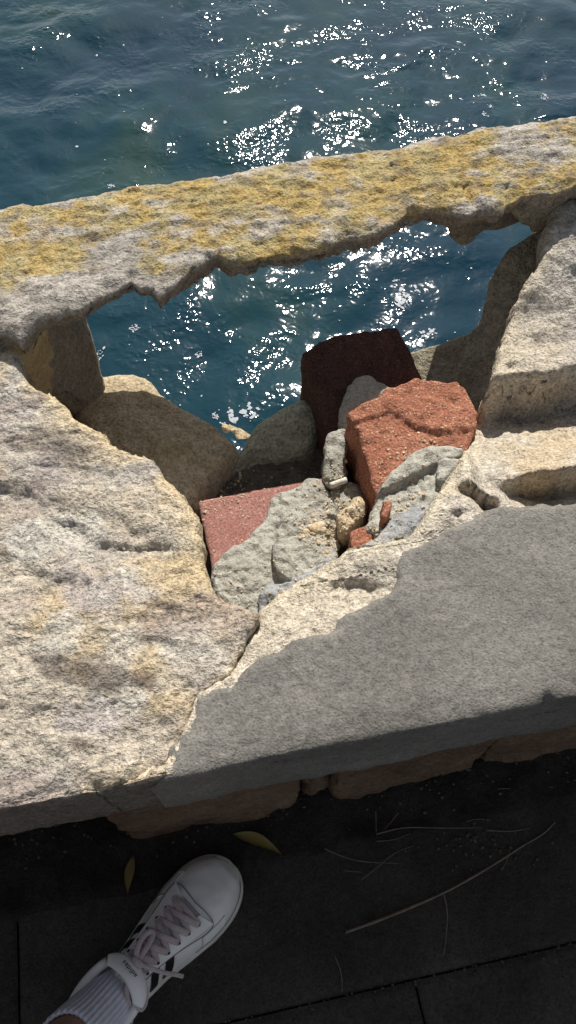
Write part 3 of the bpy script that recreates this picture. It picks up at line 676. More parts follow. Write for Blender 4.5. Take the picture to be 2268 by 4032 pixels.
# hollowed stone under the grey-crust slab
def build_hollow():
    rim = [(2150, 880, .455), (2093, 925, .45), (2061, 940, .445), (2010, 977, .44), (1978, 1023, .425), (1941, 1083, .405), (1918, 1129, .39), (1914, 1166, .38), (1904, 1239, .36), (1877, 1295, .335), (1831, 1327, .32), (1775, 1345, .305), (1738, 1359, .295), (1692, 1363, .285), (1628, 1396, .27), (1540, 1440, .26)]
    inn = [(2260, 860, .47), (2250, 930, .46), (2240, 990, .45), (2220, 1050, .44), (2190, 1120, .43), (2160, 1190, .42), (2130, 1270, .41), (2110, 1350, .40), (2090, 1430, .39), (2060, 1510, .37), (2020, 1590, .35), (1970, 1650, .32), (1910, 1690, .29), (1830, 1700, .27), (1730, 1690, .25), (1600, 1660, .24)]
    A = np.array([at(x, y, z) for x, y, z in rim]); B = np.array([at(x, y, z) for x, y, z in inn])
    B = resample(B, .02)
    for _ in range(14): B[1:-1] = (B[:-2] + B[2:] + 2 * B[1:-1]) / 4
    A = resample(A, .01)
    for _ in range(3): A[1:-1] = (A[:-2] + A[2:] + 2 * A[1:-1]) / 4
    z_s = A[:, 2].copy()
    for _ in range(20): z_s[1:-1] = (z_s[:-2] + z_s[2:] + 2 * z_s[1:-1]) / 4
    A[:, 2] = z_s; A = smooth_line(A, .005, 3); B = smooth_line(B, .005, 3); q = np.linspace(0, 1, len(A)); B = np.stack([np.interp(q, np.linspace(0, 1, len(B)), B[:, i]) for i in range(3)], -1)
    cols = []
    outd = np.stack([-(B - A)[:, 0], -(B - A)[:, 1]], 1); outd /= np.linalg.norm(outd, axis=1)[:, None]
    vd = A - np.array([0, 0, CAMH]); vd /= np.linalg.norm(vd, axis=1)[:, None]
    for k_, o_ in [(.34, .10), (.22, .06), (.14, .035), (.07, .014), (.03, .004), (.012, 0)]:     # undercut sea face
        cols.append(A + vd * k_ - np.c_[outd * o_, 0 * outd[:, 0]])
    for u in np.linspace(0, 1, 36):
        p = A * (1 - u) + B * u; p[:, 2] += -.012 * math.sin(math.pi * u) + .0 * u
        cols.append(p)
    p = B.copy(); p[:, 2] -= .25; p[:, 0] += .03; cols.append(p)
    P = np.stack(cols, 1); sh = P.shape; P = P.reshape(-1, 3)
    Q = P.copy()
    for ax in range(3): P[:, ax] += .004 * fbm(Q[:, 0], Q[:, 1], Q[:, 2], 24, 4, 61 + ax * 9) + .002 * fbm(Q[:, 0], Q[:, 1], Q[:, 2], 75, 3, 63 + ax * 9)
    o = mesh_obj('hollowed_stone', P, grid_faces(sh[0], sh[1]), MAT['dark_stone_b'])
    tag(o, 'wind-hollowed curved stone beside the dark brick, under the grey-crust slab', 'stone block')
build_hollow()

# ------------------------------------------------------------------ rubble in the hole
def step_brick(x, y, d):
    L = px_line([(1350, 1660), (1440, 1640), (1540, 1612), (1600, 1650), (1650, 1678), (1750, 1690), (1900, 1680)], .412)
    dd = poly_dist(x, y, L) + .003 * fbm(x, y, 0, 60, 3, 5)
    return -.006 * sstep(-.001, .006, dd) + .002 * fbm(x, y, 0, 55, 3, 8)
b1 = lump('brick', [(1375, 1618), (1440, 1586), (1493, 1557), (1513, 1529), (1590, 1509), (1628, 1492), (1720, 1492), (1764, 1504), (1802, 1502), (1829, 1524), (1846, 1562), (1887, 1628), (1880, 1664), (1850, 1750), (1820, 1960), (1640, 2040), (1500, 2010), (1481, 1929), (1464, 1876), (1440, 1780), (1416, 1702), (1387, 1669)], .412, .10, MAT['brick_red'], grad=(.02, .05), bev=.0025, rough=.0018, rf=70, h=.003, seed=71, extra=step_brick, jag=.002, smooth_edges=0, taper=-.004)
tag(b1, 'broken rough bright red brick with a jagged snapped face, partly under grey mortar', 'brick')
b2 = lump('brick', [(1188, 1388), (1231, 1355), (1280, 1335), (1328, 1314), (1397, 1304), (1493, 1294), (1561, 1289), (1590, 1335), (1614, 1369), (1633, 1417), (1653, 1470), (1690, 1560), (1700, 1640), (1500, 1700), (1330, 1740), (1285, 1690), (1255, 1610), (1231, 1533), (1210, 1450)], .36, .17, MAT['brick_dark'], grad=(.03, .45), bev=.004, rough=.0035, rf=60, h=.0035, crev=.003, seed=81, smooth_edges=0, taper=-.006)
tag(b2, 'dark red brick standing in shade behind the bright red broken brick', 'brick')
b3 = lump('brick', [(782, 1974), (942, 1940), (1169, 1899), (1290, 1878), (1320, 2000), (1340, 2260), (1080, 2330), (862, 2390), (845, 2314), (824, 2180), (800, 2070)], .318, .085, MAT['brick_pink'], grad=(.0, .0), bev=.002, rough=.0006, rf=60, h=.005, seed=91, smooth_edges=0, jag=.0008)
tag(b3, 'flat smooth pinkish-red brick with grey mortar stuck across it', 'brick')
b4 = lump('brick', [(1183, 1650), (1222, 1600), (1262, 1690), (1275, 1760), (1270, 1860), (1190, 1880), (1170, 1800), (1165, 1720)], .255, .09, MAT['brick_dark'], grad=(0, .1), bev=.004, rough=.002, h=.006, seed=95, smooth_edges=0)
tag(b4, 'sunken dark brown brick end in the shade between greenish stone and mortar', 'brick')
bed = lump('mortar_bed', [(700, 2000), (800, 1930), (900, 1870), (980, 1800), (1060, 1770), (1180, 1780), (1320, 1700), (1420, 1640), (1560, 1800), (1560, 2100), (1300, 2300), (1000, 2420), (800, 2330), (740, 2150)], .258, .13, MAT['core'], dome=0, bev=.01, rough=.006, rf=24, h=.008, seed=97)
tag(bed, 'dirty dark mortar bed under the loose bricks in the hole', 'mortar')
mort = []
def m_lump(outline, z, d, mat='mortar', label='', **k):
    k.setdefault('rough', .0045); k.setdefault('rf', 42); k.setdefault('h', .0028); k.setdefault('bev', .006); k.setdefault('crev', .004); k.setdefault('jag', .002)
    o = lump('mortar_lump', outline, z, d, MAT[mat], **k); tag(o, label, 'mortar'); return o
m_lump([(1169, 1901), (1188, 1887), (1207, 1868), (1236, 1863), (1265, 1872), (1285, 1901), (1309, 1935), (1333, 1993), (1328, 2042), (1338, 2090), (1342, 2133), (1315, 2200), (1200, 2220), (1080, 2200), (985, 2160), (975, 2110), (1009, 2071), (1048, 2037), (1057, 1993), (1062, 1955), (1091, 1926), (1135, 1921)], .341, .055, 'mortar', 'knobbly grey mortar lump topping the pinkish brick', dome=.012, domeR=.04, seed=101)
m_lump([(985, 2100), (946, 2138), (908, 2138), (884, 2167), (864, 2186), (830, 2215), (833, 2264), (842, 2312), (855, 2370), (951, 2430), (1014, 2450), (1070, 2400), (1120, 2300), (1140, 2180), (1080, 2120), (1040, 2085)], .345, .055, 'mortar', 'pale cracked mortar sheet covering the near end of the pinkish brick', dome=.006, domeR=.03, seed=111, rough=.004)
m_lump([(1072, 2140), (1100, 2112), (1200, 2098), (1290, 2125), (1335, 2165), (1330, 2230), (1240, 2280), (1160, 2290), (1085, 2250)], .362, .05, 'mortar', 'angular grey mortar chunk with a sharp vertical broken side', dome=.004, domeR=.03, seed=121, bev=.004, smooth_edges=0)
m_lump([(1008, 2350), (1030, 2310), (1050, 2285), (1130, 2285), (1165, 2272), (1230, 2225), (1290, 2190), (1330, 2180), (1340, 2260), (1200, 2340), (1080, 2450), (1020, 2440)], .374, .07, 'mortar_blue', 'lumpy bluish-grey mortar wedged against the grey-crust slab by the crack', dome=.008, domeR=.02, seed=131, rough=.006, rf=45)
def crease(x, y, d):
    L = px_line([(1480, 1900), (1610, 1868), (1660, 1845), (1735, 1803), (1850, 1760)], .442)
    dd = poly_dist(x, y, L) + .003 * fbm(x, y, 0, 50, 3, 15)
    return -.014 * sstep(0, .006, dd) * np.exp(-np.clip(dd, 0, None) / .06)
m_lump([(1509, 1884), (1538, 1840), (1586, 1792), (1635, 1753), (1683, 1736), (1756, 1727), (1804, 1731), (1833, 1753), (1838, 1787), (1860, 1860), (1850, 1960), (1760, 2080), (1640, 2170), (1480, 2190), (1430, 2170), (1485, 2096), (1440, 2058), (1462, 1990), (1475, 1961), (1485, 1908)], .440, .08, 'mortar', 'thick rounded grey mortar mass stuck on the bright red broken brick', dome=.012, domeR=.04, seed=141, extra=crease, grad=(0, .05), bev=.012)
m_lump([(1728, 1800), (1755, 1790), (1823, 1800), (1815, 1840), (1785, 1870), (1745, 1900), (1722, 1880), (1727, 1830)], .450, .03, 'mortar', 'small angular mortar block sitting on the thick mortar mass', dome=.004, domeR=.02, seed=151, bev=.004, h=.0035, smooth_edges=0)
m_lump([(1408, 2150), (1440, 2122), (1490, 2096), (1512, 2070), (1545, 2030), (1600, 2000), (1690, 1960), (1720, 2030), (1640, 2130), (1520, 2190), (1430, 2190)], .452, .07, 'mortar_blue', 'blue-grey mortar fillet along the sandstone rim beside the red chips', dome=.008, domeR=.02, seed=161, rough=.004, rf=55, h=.004)
m_lump([(1289, 1688), (1328, 1669), (1371, 1676), (1367, 1731), (1362, 1789), (1359, 1857), (1342, 1886), (1299, 1896), (1280, 1876), (1272, 1842), (1280, 1770), (1285, 1722)], .362, .10, 'mortar', 'narrow upright grey mortar piece next to the cigarette butt', dome=.012, domeR=.02, seed=171, grad=(0, .15), rough=.004, rf=50, h=.004)
m_lump([(1336, 1635), (1336, 1596), (1363, 1529), (1382, 1480), (1440, 1446), (1484, 1461), (1513, 1485), (1570, 1509), (1560, 1600), (1480, 1660), (1400, 1690), (1340, 1680)], .378, .1, 'mortar', 'shaded grey mortar lump resting against the dark brick', dome=.02, domeR=.04, seed=181, grad=(0, .3), rough=.005, rf=35)
m_lump([(1285, 1935), (1330, 1905), (1400, 1880), (1440, 1940), (1430, 2010), (1380, 2100), (1335, 2110), (1315, 2000)], .334, .06, 'mortar', 'low crumbly mortar patch under the cream stone fragment', dome=.006, domeR=.02, seed=191, rough=.005, rf=60, h=.004)
fr = lump('stone_fragment', [(1393, 1942), (1413, 1937), (1437, 1946), (1451, 1975), (1446, 2000), (1427, 2033), (1384, 2077), (1359, 2091), (1338, 2077), (1333, 2028), (1340, 1990), (1379, 1975)], .366, .04, MAT['cream'], dome=.012, domeR=.012, bev=.006, rough=.004, rf=70, h=.003, seed=201)
tag(fr, 'cream and orange stone fragment lying between two mortar lumps', 'stone')
c1 = lump('brick_chip', [(1379, 2091), (1417, 2072), (1485, 2057), (1492, 2086), (1460, 2140), (1420, 2170), (1385, 2165)], .42, .06, MAT['brick_red2'] if 'brick_red2' in MAT else MAT['brick_red'], bev=.003, rough=.002, rf=70, h=.003, seed=211, smooth_edges=0)
tag(c1, 'squat orange-red brick chip at the sandstone rim', 'brick chip')
c2 = lump('brick_chip', [(1504, 1970), (1543, 1966), (1548, 1990), (1530, 2020), (1519, 2040), (1507, 2033)], .455, .035, MAT['brick_red'], bev=.002, rough=.001, rf=70, h=.0025, seed=221, smooth_edges=0)
tag(c2, 'small wedge-shaped red brick chip stuck upright in grey mortar', 'brick chip')
fm_, t_, b_ = nodes('cigarette_paper'); p_ = position(t_)
lk(t_, ramp(t_, noise_n(t_, p_, 160, 3, .6), [(.3, (.5, .45, .36)), (.7, (.68, .64, .55))]), b_.inputs['Base Color']); b_.inputs['Roughness'].default_value = .8
def tube(path, rad, nseg=8, cap=True):
    path = np.asarray(path, float); n = len(path); rad = np.broadcast_to(np.asarray(rad, float), (n,))
    T = np.gradient(path, axis=0); T /= np.linalg.norm(T, axis=1)[:, None] + 1e-12
    up = np.array([0, 0, 1.0]); V = []
    for i in range(n):
        a = np.cross(up, T[i]); 
        if np.linalg.norm(a) < 1e-3: a = np.cross((1, 0, 0), T[i])
        a /= np.linalg.norm(a); b = np.cross(T[i], a)
        an = np.arange(nseg) * 2 * math.pi / nseg
        V.append(path[i] + rad[i] * (np.cos(an)[:, None] * a + np.sin(an)[:, None] * b))
    V = np.concatenate(V); Fq = grid_faces(n, nseg, True).tolist()
    if cap: Fq += [list(range(nseg))[::-1], list(range((n - 1) * nseg, n * nseg))]
    return V, Fq
A_, B_ = at(1300, 1912, .372), at(1364, 1890, .372)
q_ = np.array([A_ + (B_ - A_) * k for k in (0, .02, .3, .32, .55, .8, .97, 1)]); q_[:, 2] += [0, 0, 0, 0, .001, 0, .001, .001]
v_, f_ = tube(q_, [.0032, .0040, .0041, .0041, .0039, .0041, .0042, .0036], 12)
cg = mesh_obj('cigarette_butt', v_, f_, fm_); tag(cg, 'crumpled off-white cigarette butt lying between mortar lumps', 'cigarette butt')
# pale crumbs
rng = random.Random(4)
def pebble(name, x, y, z, r, mat, seed, parent=None, sq=.7):
    bm = bmesh.new(); bmesh.ops.create_icosphere(bm, subdivisions=2, radius=r)
    co = np.array([v.co for v in bm.verts]); fs = [[v.index for v in f.verts] for f in bm.faces]; bm.free()
    d = 1 + .35 * fbm(co[:, 0] / r, co[:, 1] / r, co[:, 2] / r, .9, 3, seed); co = co * d[:, None] * (1, 1, sq) + (x, y, z)
    return mesh_obj(name, co, fs, mat, parent=parent)
for i, (px, py, r) in enumerate([(1205, 2094, .0045), (1245, 2080, .0085), (1262, 2068, .006), (1238, 2100, .005), (1222, 2076, .004), (1272, 2085, .005)]):
    q = at(px, py, .358)
    tag(pebble('stone_crumb', q[0], q[1], .358, r, MAT['cream'], i + 3), 'tiny cream stone crumb on the knobbly mortar over the pinkish brick', 'crumb', 'cream crumbs on the mortar')
for i, (px, py, r) in enumerate([(952, 1712, .008), (925, 1694, .007), (904, 1686, .007)]):
    q = at(px, py, .10); tag(hull('stone_fragment', [tuple(np.array(q) + np.random.RandomState(40 + i * 7 + j).uniform(-1, 1, 3) * (r * 2.2, r * 1.8, r)) for j in range(9)], MAT['boulder'], .001, 60, .004, i, None, .001), 'pale sunlit stone fragment at the waterside between the rounded blocks', 'stone', 'sunlit stones in the gap')
q = at(803, 1945, .262); tag(pebble('stone_fragment', q[0], q[1], .262, .009, MAT['cream'], 77), 'small pale pebble in the shade beside the pinkish brick corner', 'stone')

# ------------------------------------------------------------------ the wall below the coping
def build_wall():
    wl = empty('sea_wall', (0, .25, 0)); tag(wl, 'low sandstone sea wall base of rough blocks under the coping', 'wall')
    def blk(name, s0, s1, t0, t1, z0, z1, seed, mat='block', rough=.006, bev=.02):
        P = []
        for s in (s0, s1):
            for t in (t0, t1):
                for z in (z0, z1):
                    P.append((*st2xy(s, t), z))
        hull(name, P, MAT[mat], rough, 16, .011, seed, wl, bev)
    def S(px, py, z, t): # s of a pixel on the upright plane at t
        d = ray(px, py); n = N_; k = (t + n @ ORG) / (d[:2] @ n); p = d * k; return xy2st(p[0], p[1])[0]
    tF = .022
    a0, a1 = S(455, 3270, 0, tF), S(1192, 3120, 0, tF)
    c0, c1 = S(1300, 3120, 0, tF), S(1875, 3020, 0, tF); d1 = S(2900, 2900, 0, tF)
    blk('block', a0, a1 - .003, tF, .12, -.02, .342, 3)
    blk('block', a1 + .004, c0 - .003, tF + .015, .12, .01, .342, 4, rough=.010)
    blk('block', c0 + .003, c1 - .003, tF - .002, .12, -.02, .342, 5)
    blk('block', c1 + .003, d1, tF + .004, .12, -.02, .342, 6)
    blk('block', d1 + .006, d1 + .7, tF, .12, -.02, .342, 7)
    blk('block', a0 - .34, a0 - .006, tF + .085, .2, -.02, .342, 8)
    blk('block', a0 - .95, a0 - .35, tF, .12, -.02, .342, 9)
    # rubble core and outer face as one mound
    s = np.arange(-1.6, 1.6, .012); t = np.r_[np.arange(.10, .92, .012)]; Sg, Tg = np.meshgrid(s, t, indexing='ij')
    xy = st2xy(Sg.ravel(), Tg.ravel()).reshape(*Sg.shape, 2)
    hole = sstep(-.42, -.34, Sg) * sstep(.95, .8, Sg)
    hh = .34 * (1 - hole) + hole * (.20 - .8 * sstep(.38, .58, Tg))
    Z = hh + .012 * fbm(xy[..., 0], xy[..., 1], 0, 14, 4, 3)
    top = np.dstack([xy, Z]); nr, nc = Sg.shape; ring = np.r_[np.arange(nc), np.arange(1, nr) * nc + nc - 1, (nr - 1) * nc + np.arange(nc - 2, -1, -1), np.arange(nr - 2, 0, -1) * nc]
    tv = top.reshape(-1, 3); bv = tv[ring].copy(); bv[:, 2] = -1.6; n0 = len(tv); m = len(ring)
    f2 = np.array([[ring[(i + 1) % m], ring[i], n0 + i, n0 + (i + 1) % m] for i in range(m)])
    mesh_obj('rubble_core', np.r_[tv, bv], np.r_[grid_faces(nr, nc)[:, ::-1], f2], MAT['core'], parent=wl)
build_wall()

# ------------------------------------------------------------------ person: leg, sock and sneaker
def simple_mat(name, c, rough=.6, spec=.4, nscale=60, var=.12, bd=.0004, bs=300):
    m, t, b = nodes(name); tc = N(t, 'ShaderNodeTexCoord').outputs['Object']
    k = ramp(t, noise_n(t, tc, nscale, 4, .6), [(.3, tuple(v * (1 - var) for v in c)), (.7, tuple(min(1, v * (1 + var)) for v in c))])
    lk(t, k, b.inputs['Base Color']); b.inputs['Roughness'].default_value = rough; b.inputs['Specular IOR Level'].default_value = spec
    if bd: bump(t, b, noise_n(t, tc, bs, 3, .6), bd)
    return m
MAT['leather'] = simple_mat('white_leather', (.80, .78, .745), .5, .4, 25, .08, .0003, 350)
MAT['leather2'] = simple_mat('white_panel', (.83, .815, .785), .45, .4, 25, .05, .0002, 350)
MAT['sole'] = simple_mat('rubber_sole', (.60, .565, .50), .7, .3, 40, .16, .0004, 250)
MAT['black'] = simple_mat('black_leather', (.012, .012, .013), .5, .4, 40, .2, .0002)
MAT['lace'] = simple_mat('dusty_lace', (.52, .43, .42), .9, .1, 120, .12, .0006, 900)
MAT['lining'] = simple_mat('lining', (.46, .45, .47), .9, .1, 60, .1)
MAT['sock'] = simple_mat('sock_cotton', (.72, .72, .80), .95, .1, 150, .08, .0008, 700)
MAT['skin'] = simple_mat('skin', (.34, .19, .125), .55, .4, 60, .1, .0003, 400)
MAT['seam'] = simple_mat('seam', (.2, .18, .16), .9, .1)
SHOE_ROT = math.radians(-43.0); SHOE_LOC = np.array([-.282, -.098, .002])
def build_person():
    root = empty('person', tuple(SHOE_LOC), SHOE_ROT)
    tag(root, 'foot of a person in white leather sneaker with black stripes and white ribbed sock', 'person')
    def part(name, V, Fc, mat, parent=root, smooth=True):
        me = bpy.data.meshes.new(name); me.from_pydata([tuple(p) for p in V], [], [list(f) for f in Fc]); me.validate(); me.update()
        if smooth: me.polygons.foreach_set('use_smooth', np.ones(len(me.polygons), bool))
        me.materials.append(mat); o = bpy.data.objects.new(name, me); COL.objects.link(o); o.parent = parent; return o
    # plan shape (local: y to the toe, x to the inner side)
    ky = np.array([0, .006, .02, .05, .09, .13, .17, .205, .235, .262, .279, .289, .293])
    kL = np.array([.004, .018, .028, .033, .034, .038, .046, .0515, .0515, .043, .029, .014, .003])     # outer half width
    kR = np.array([.004, .018, .028, .032, .031, .033, .042, .0490, .0500, .043, .030, .015, .003])
    def _w(y, k, w0, wh):
        y = np.asarray(y, float); m = np.interp(y, ky, k)
        toe = w0 * np.clip(1 - np.clip((y - .222) / .0715, 0, 1) ** 2.3, 0, 1) ** .48; heel = wh * np.clip(1 - np.clip((.05 - y) / .05, 0, 1) ** 2.3, 0, 1) ** .48
        return np.where(y > .222, toe, np.where(y < .05, heel, m)) + .0005
    def wl(y): return _w(y, kL, .0517, .033)
    def wr(y): return _w(y, kR, .0496, .032)
    kh = np.array([0, .004, .02, .05, .09, .12, .15, .18, .21, .24, .265, .282, .291, .293])
    hh = np.array([.02, .045, .058, .060, .066, .072, .066, .056, .046, .039, .033, .024, .010, .001])
    def ht(y): return np.interp(y, kh, hh)
    ZB = .024
    def surf(y, ph, off=0.0):
        """point of the upper at station y, angle ph (0 = inner/right side, pi = outer/left side)"""
        y = np.asarray(y, float); ph = np.asarray(ph, float)
        c, s = np.cos(ph), np.sin(ph); wd = np.where(c > 0, wr(y), wl(y)) - .003 + off
        x = wd * np.sign(c) * np.abs(c) ** (1.02 - .3 * sstep(.19, .25, y) - .15 * sstep(.06, .02, y)); z = ZB + (ht(y) + off) * np.abs(s) ** .82
        return np.stack([x, y + 0 * x, z], -1)
    # sole: stacked outlines
    yy = .1465 - .1465 * np.cos(np.linspace(0, math.pi, 110)); yy = np.clip(yy, 0.0, .293)
    outl = np.r_[np.c_[wr(yy), yy], np.c_[-wl(yy[::-1]), yy[::-1]]]
    cen = np.array([0, .146]); V = []
    for gr, z in [(-.004, 0), (.000, .002), (.0022, .006), (.0028, .016), (.0026, .024), (.0012, .0275), (-.003, .028)]:
        d = outl - cen; L = np.linalg.norm(d, axis=1)[:, None]; V.append(np.c_[outl + d / L * gr, np.full(len(outl), z)])
    n = len(outl); Fq = grid_faces(len(V), n, True).tolist() + [list(range(n))[::-1], [6 * n + i for i in range(n)]]
    shoe_y = np.linspace(0, .293, 90) ; shoe_y = .1465 - .1465 * np.cos(np.linspace(.0, math.pi, 90))
    ph = np.linspace(0, math.pi, 48); Yg, Pg = np.meshgrid(shoe_y, ph, indexing='ij')
    U = surf(Yg, Pg); dimp = .0012 * fbm(U[..., 0], U[..., 1], U[..., 2], 45, 3, 3); U[..., 2] += dimp * np.sin(Pg)
    shoe = part('shoe', U.reshape(-1, 3), grid_faces(90, 48), MAT['leather'])
    tag(shoe, 'white leather sneaker upper')
    part('sole', np.concatenate(V), Fq, MAT['sole'], shoe)
    def patch(name, fy, fp, nu, nv, off, mat, edge=.0016):
        """raised panel on the upper; fy, fp give station and angle for u, v in 0..1"""
        u, v = np.meshgrid(np.linspace(0, 1, nu), np.linspace(0, 1, nv), indexing='ij')
        y, p = fy(u, v), fp(u, v); A = surf(y, p, off); B = surf(y, p, off - edge - .0015)
        A = A.reshape(-1, 3); B = B.reshape(-1, 3); f = grid_faces(nu, nv)
        ring = np.r_[np.arange(nv), np.arange(1, nu) * nv + nv - 1, (nu - 1) * nv + np.arange(nv - 2, -1, -1), np.arange(nu - 2, 0, -1) * nv]
        m = len(ring); n0 = len(A)
        f2 = [[ring[i], ring[(i + 1) % m], n0 + ring[(i + 1) % m], n0 + ring[i]] for i in range(m)]
        return part(name, np.r_[A, B], f.tolist() + f2, mat, shoe)
    D = math.radians
    # tongue strip under the laces
    patch('tongue', lambda u, v: .118 + .100 * u, lambda u, v: D(72) + D(36) * v + 0 * u, 24, 14, .0012, MAT['lining'])
    # eyelet stays and side panels
    for sgn in (1, -1):
        f = (lambda a: a) if sgn > 0 else (lambda a: math.pi - a)
        patch('eyelet_stay', lambda u, v: .098 + .125 * u - .006 * v, lambda u, v, f=f: f(D(53) + D(20) * v + D(4) * (1 - u) * v - D(10) * u * (1 - v)), 26, 10, .0026, MAT['leather2'])
        for k in range(3):
            y0 = .127 - .0225 * k
            patch('stripe', lambda u, v, y0=y0: y0 + .0125 * v + .026 * u, lambda u, v, f=f: f(D(3) + D(53) * u), 14, 5, .0022, MAT['black'])
        patch('toe_side_panel', lambda u, v: .188 + .040 * u + .012 * v, lambda u, v, f=f: f(D(6) + D(30) * v + 0 * u), 12, 10, .0018, MAT['leather2'])
        patch('heel_panel', lambda u, v: .004 + .075 * u * (1 - .25 * v), lambda u, v, f=f: f(D(5) + D(48) * v), 14, 10, .0018, MAT['leather2'])
        # seams
        q = np.array([surf(y, f(a), .0028) for y, a in [(.10, D(52)), (.14, D(51)), (.18, D(45)), (.205, D(38)), (.222, D(40)), (.226, D(62)), (.224, D(90))]])
        part('seam', *tube(resample(smooth_line(q, .003, 2), .003), .0007, 5), MAT['seam'], shoe)
        q = np.array([surf(y, f(D(11)), .0022) for y in np.linspace(.18, .286, 22)])
        part('seam', *tube(q, .0006, 5), MAT['seam'], shoe)
    # laces: bars and crosses
    ey = [.208, .1915, .175, .158, .141, .124]
    for i, y in enumerate(ey):
        for sgn in (1, -1):
            a = D(62) - D(1) * i; a = a if sgn > 0 else math.pi - a
            c = surf(y, a, .0030); r = .0024
            an = np.linspace(0, 2 * math.pi, 12, endpoint=False)
            V = [surf(y + r * math.sin(t), a + r * math.cos(t) / .05, .0034) for t in an] + [surf(y, a, .0034)]
            part('eyelet', V, [[j, (j + 1) % 12, 12] for j in range(12)], MAT['black'], shoe)
    def flat_lace(path, wd=.0042, th=.0012):
        path = smooth_line(path, .003, 2); T = np.gradient(path, axis=0); T /= np.linalg.norm(T, axis=1)[:, None] + 1e-9
        side = np.cross(T, (0, 0, 1.0)); side /= np.linalg.norm(side, axis=1)[:, None] + 1e-9; up = np.cross(side, T)
        an = np.linspace(0, 2 * math.pi, 10, endpoint=False)
        V = (path[:, None, :] + np.cos(an)[None, :, None] * side[:, None, :] * wd + np.sin(an)[None, :, None] * up[:, None, :] * th).reshape(-1, 3)
        part('lace', V, grid_faces(len(path), 10, True).tolist() + [list(range(10)), list(range(len(V) - 10, len(V)))[::-1]], MAT['lace'], shoe)
    for i in range(5):
        for sgn in (1, -1):
            a0 = D(62) if sgn > 0 else math.pi - D(62); a1 = math.pi - a0
            y0, y1 = ey[i], ey[i + 1]
            pts = [surf(y0, a0, .0035), surf(y0 - .003, a0 * .8 + a1 * .2, .0065 + (.001 if sgn > 0 else 0)), surf((y0 + y1) / 2, math.pi / 2, .0055 + (.002 if sgn > 0 else 0)), surf(y1 + .003, a0 * .2 + a1 * .8, .004), surf(y1, a1, .0028)]
            flat_lace(np.array(pts))
    flat_lace(np.array([surf(.208, D(62), .0035), surf(.2085, D(75), .006), surf(.209, D(90), .0065), surf(.2085, D(105), .006), surf(.208, math.pi - D(62), .0035)]))
    # bow: knot, two loops, two ends
    kn = surf(.125, D(90), .010)
    kv, kf = tube(np.array([kn + (-.009, 0, -.001), kn + (-.006, 0, 0), kn + (0, 0, .001), kn + (.006, 0, 0), kn + (.009, 0, -.001)]), [.002, .0055, .0062, .0055, .002], 10); part('lace_knot', kv, kf, MAT['lace'], shoe)
    flat_lace(np.array([kn, kn + (.012, -.012, .004), kn + (.030, -.030, -.006), kn + (.042, -.036, -.018), kn + (.040, -.024, -.022), kn + (.024, -.010, -.006), kn]), .0036)
    flat_lace(np.array([kn, kn + (-.012, .010, .004), kn + (-.018, .030, .000), kn + (-.010, .040, -.004), kn + (-.004, .024, .000), kn]), .0036)
    flat_lace(np.array([kn, kn + (.014, .006, .003), kn + (.032, .014, -.010), kn + (.044, .022, -.028), kn + (.052, .026, -.044)]), .0028)
    flat_lace(np.array([kn, kn + (.004, -.016, .003), kn + (.016, -.034, -.002), kn + (.034, -.044, -.026), kn + (.040, -.056, -.040)]), .0034)
    # tongue pad standing up in front of the ankle
    V = []; nu, nr = 30, 16
    for i in range(nu):
        a = D(22) + D(120) * i / (nu - 1); sa, ca = math.sin(a), math.cos(a); k = math.sin(math.pi * (.06 + .88 * i / (nu - 1))) ** .5
        c = np.array([.039 * ca, .079 + .034 * sa, .088 + .019 * sa]); rad = np.array([ca, sa, .55]); rad /= np.linalg.norm(rad)
        up = np.cross(np.cross(rad, (0, 0, 1)), rad); up /= np.linalg.norm(up)
        for j in range(nr):
            b = 2 * math.pi * j / nr; V.append(c + rad * (.0075 * k * math.cos(b)) + up * (.0125 * k * math.sin(b)) + rad * .004 * math.sin(b) * -1)
    part('tongue_pad', V, grid_faces(nu, nr, True).tolist() + [list(range(nr)), list(range((nu - 1) * nr, nu * nr))[::-1]], MAT['leather2'], shoe)
    # wordmark on the tongue pad
    cu = bpy.data.curves.new('lettering', 'FONT'); cu.body = 'adidas'; cu.size = .0105; cu.align_x = 'CENTER'; cu.extrude = .0002; cu.shear = .0
    to = bpy.data.objects.new('lettering_curve', cu); COL.objects.link(to)
    dg = bpy.context.evaluated_depsgraph_get(); me = bpy.data.meshes.new_from_object(to.evaluated_get(dg)); bpy.data.objects.remove(to)
    me.materials.clear(); me.materials.append(MAT['black']); lo = bpy.data.objects.new('lettering', me); COL.objects.link(lo); lo.parent = shoe
    lo.location = (0, .1175, .1165); lo.rotation_euler = (D(52), 0, D(180))
    # padded collar round the opening
    an = np.linspace(D(28), D(-208), 40); col = []
    for a in an:
        k = (1 - math.sin(a)) / 2
        col.append((.036 * math.cos(a), .070 + .058 * math.sin(a), .094 - .012 * math.sin(math.pi * k) + .004 * k))
    v, f = tube(np.array(col), .0062, 10); part('collar', v, f, MAT['leather'], shoe)
    V = [(p[0] * .97, .07 + (p[1] - .07) * .97, p[2] - .003) for p in col]; W2 = [(x * 1.0, y, .055) for x, y, z in V]
    n = len(V); part('lining', V + W2, [[i, i + 1, n + i + 1, n + i] for i in range(n - 1)], MAT['lining'], shoe)
    # walls between upper and collar
    V = []; 
    for p, a in zip(col, an):
        lowr = np.array([p[0] * 1.06, .07 + (p[1] - .07) * 1.04 - .002, .05]); V += [p, tuple((np.array(p) + lowr) / 2 + (p[0] * .05, 0, 0)), tuple(lowr)]
    part('quarter', V, grid_faces(n, 3), MAT['leather'], shoe)
    # leg: one continuous mesh from inside the shoe to the knee
    lean = np.array([.10, -.50, 1.0]); base = np.array([0, .066, .05])
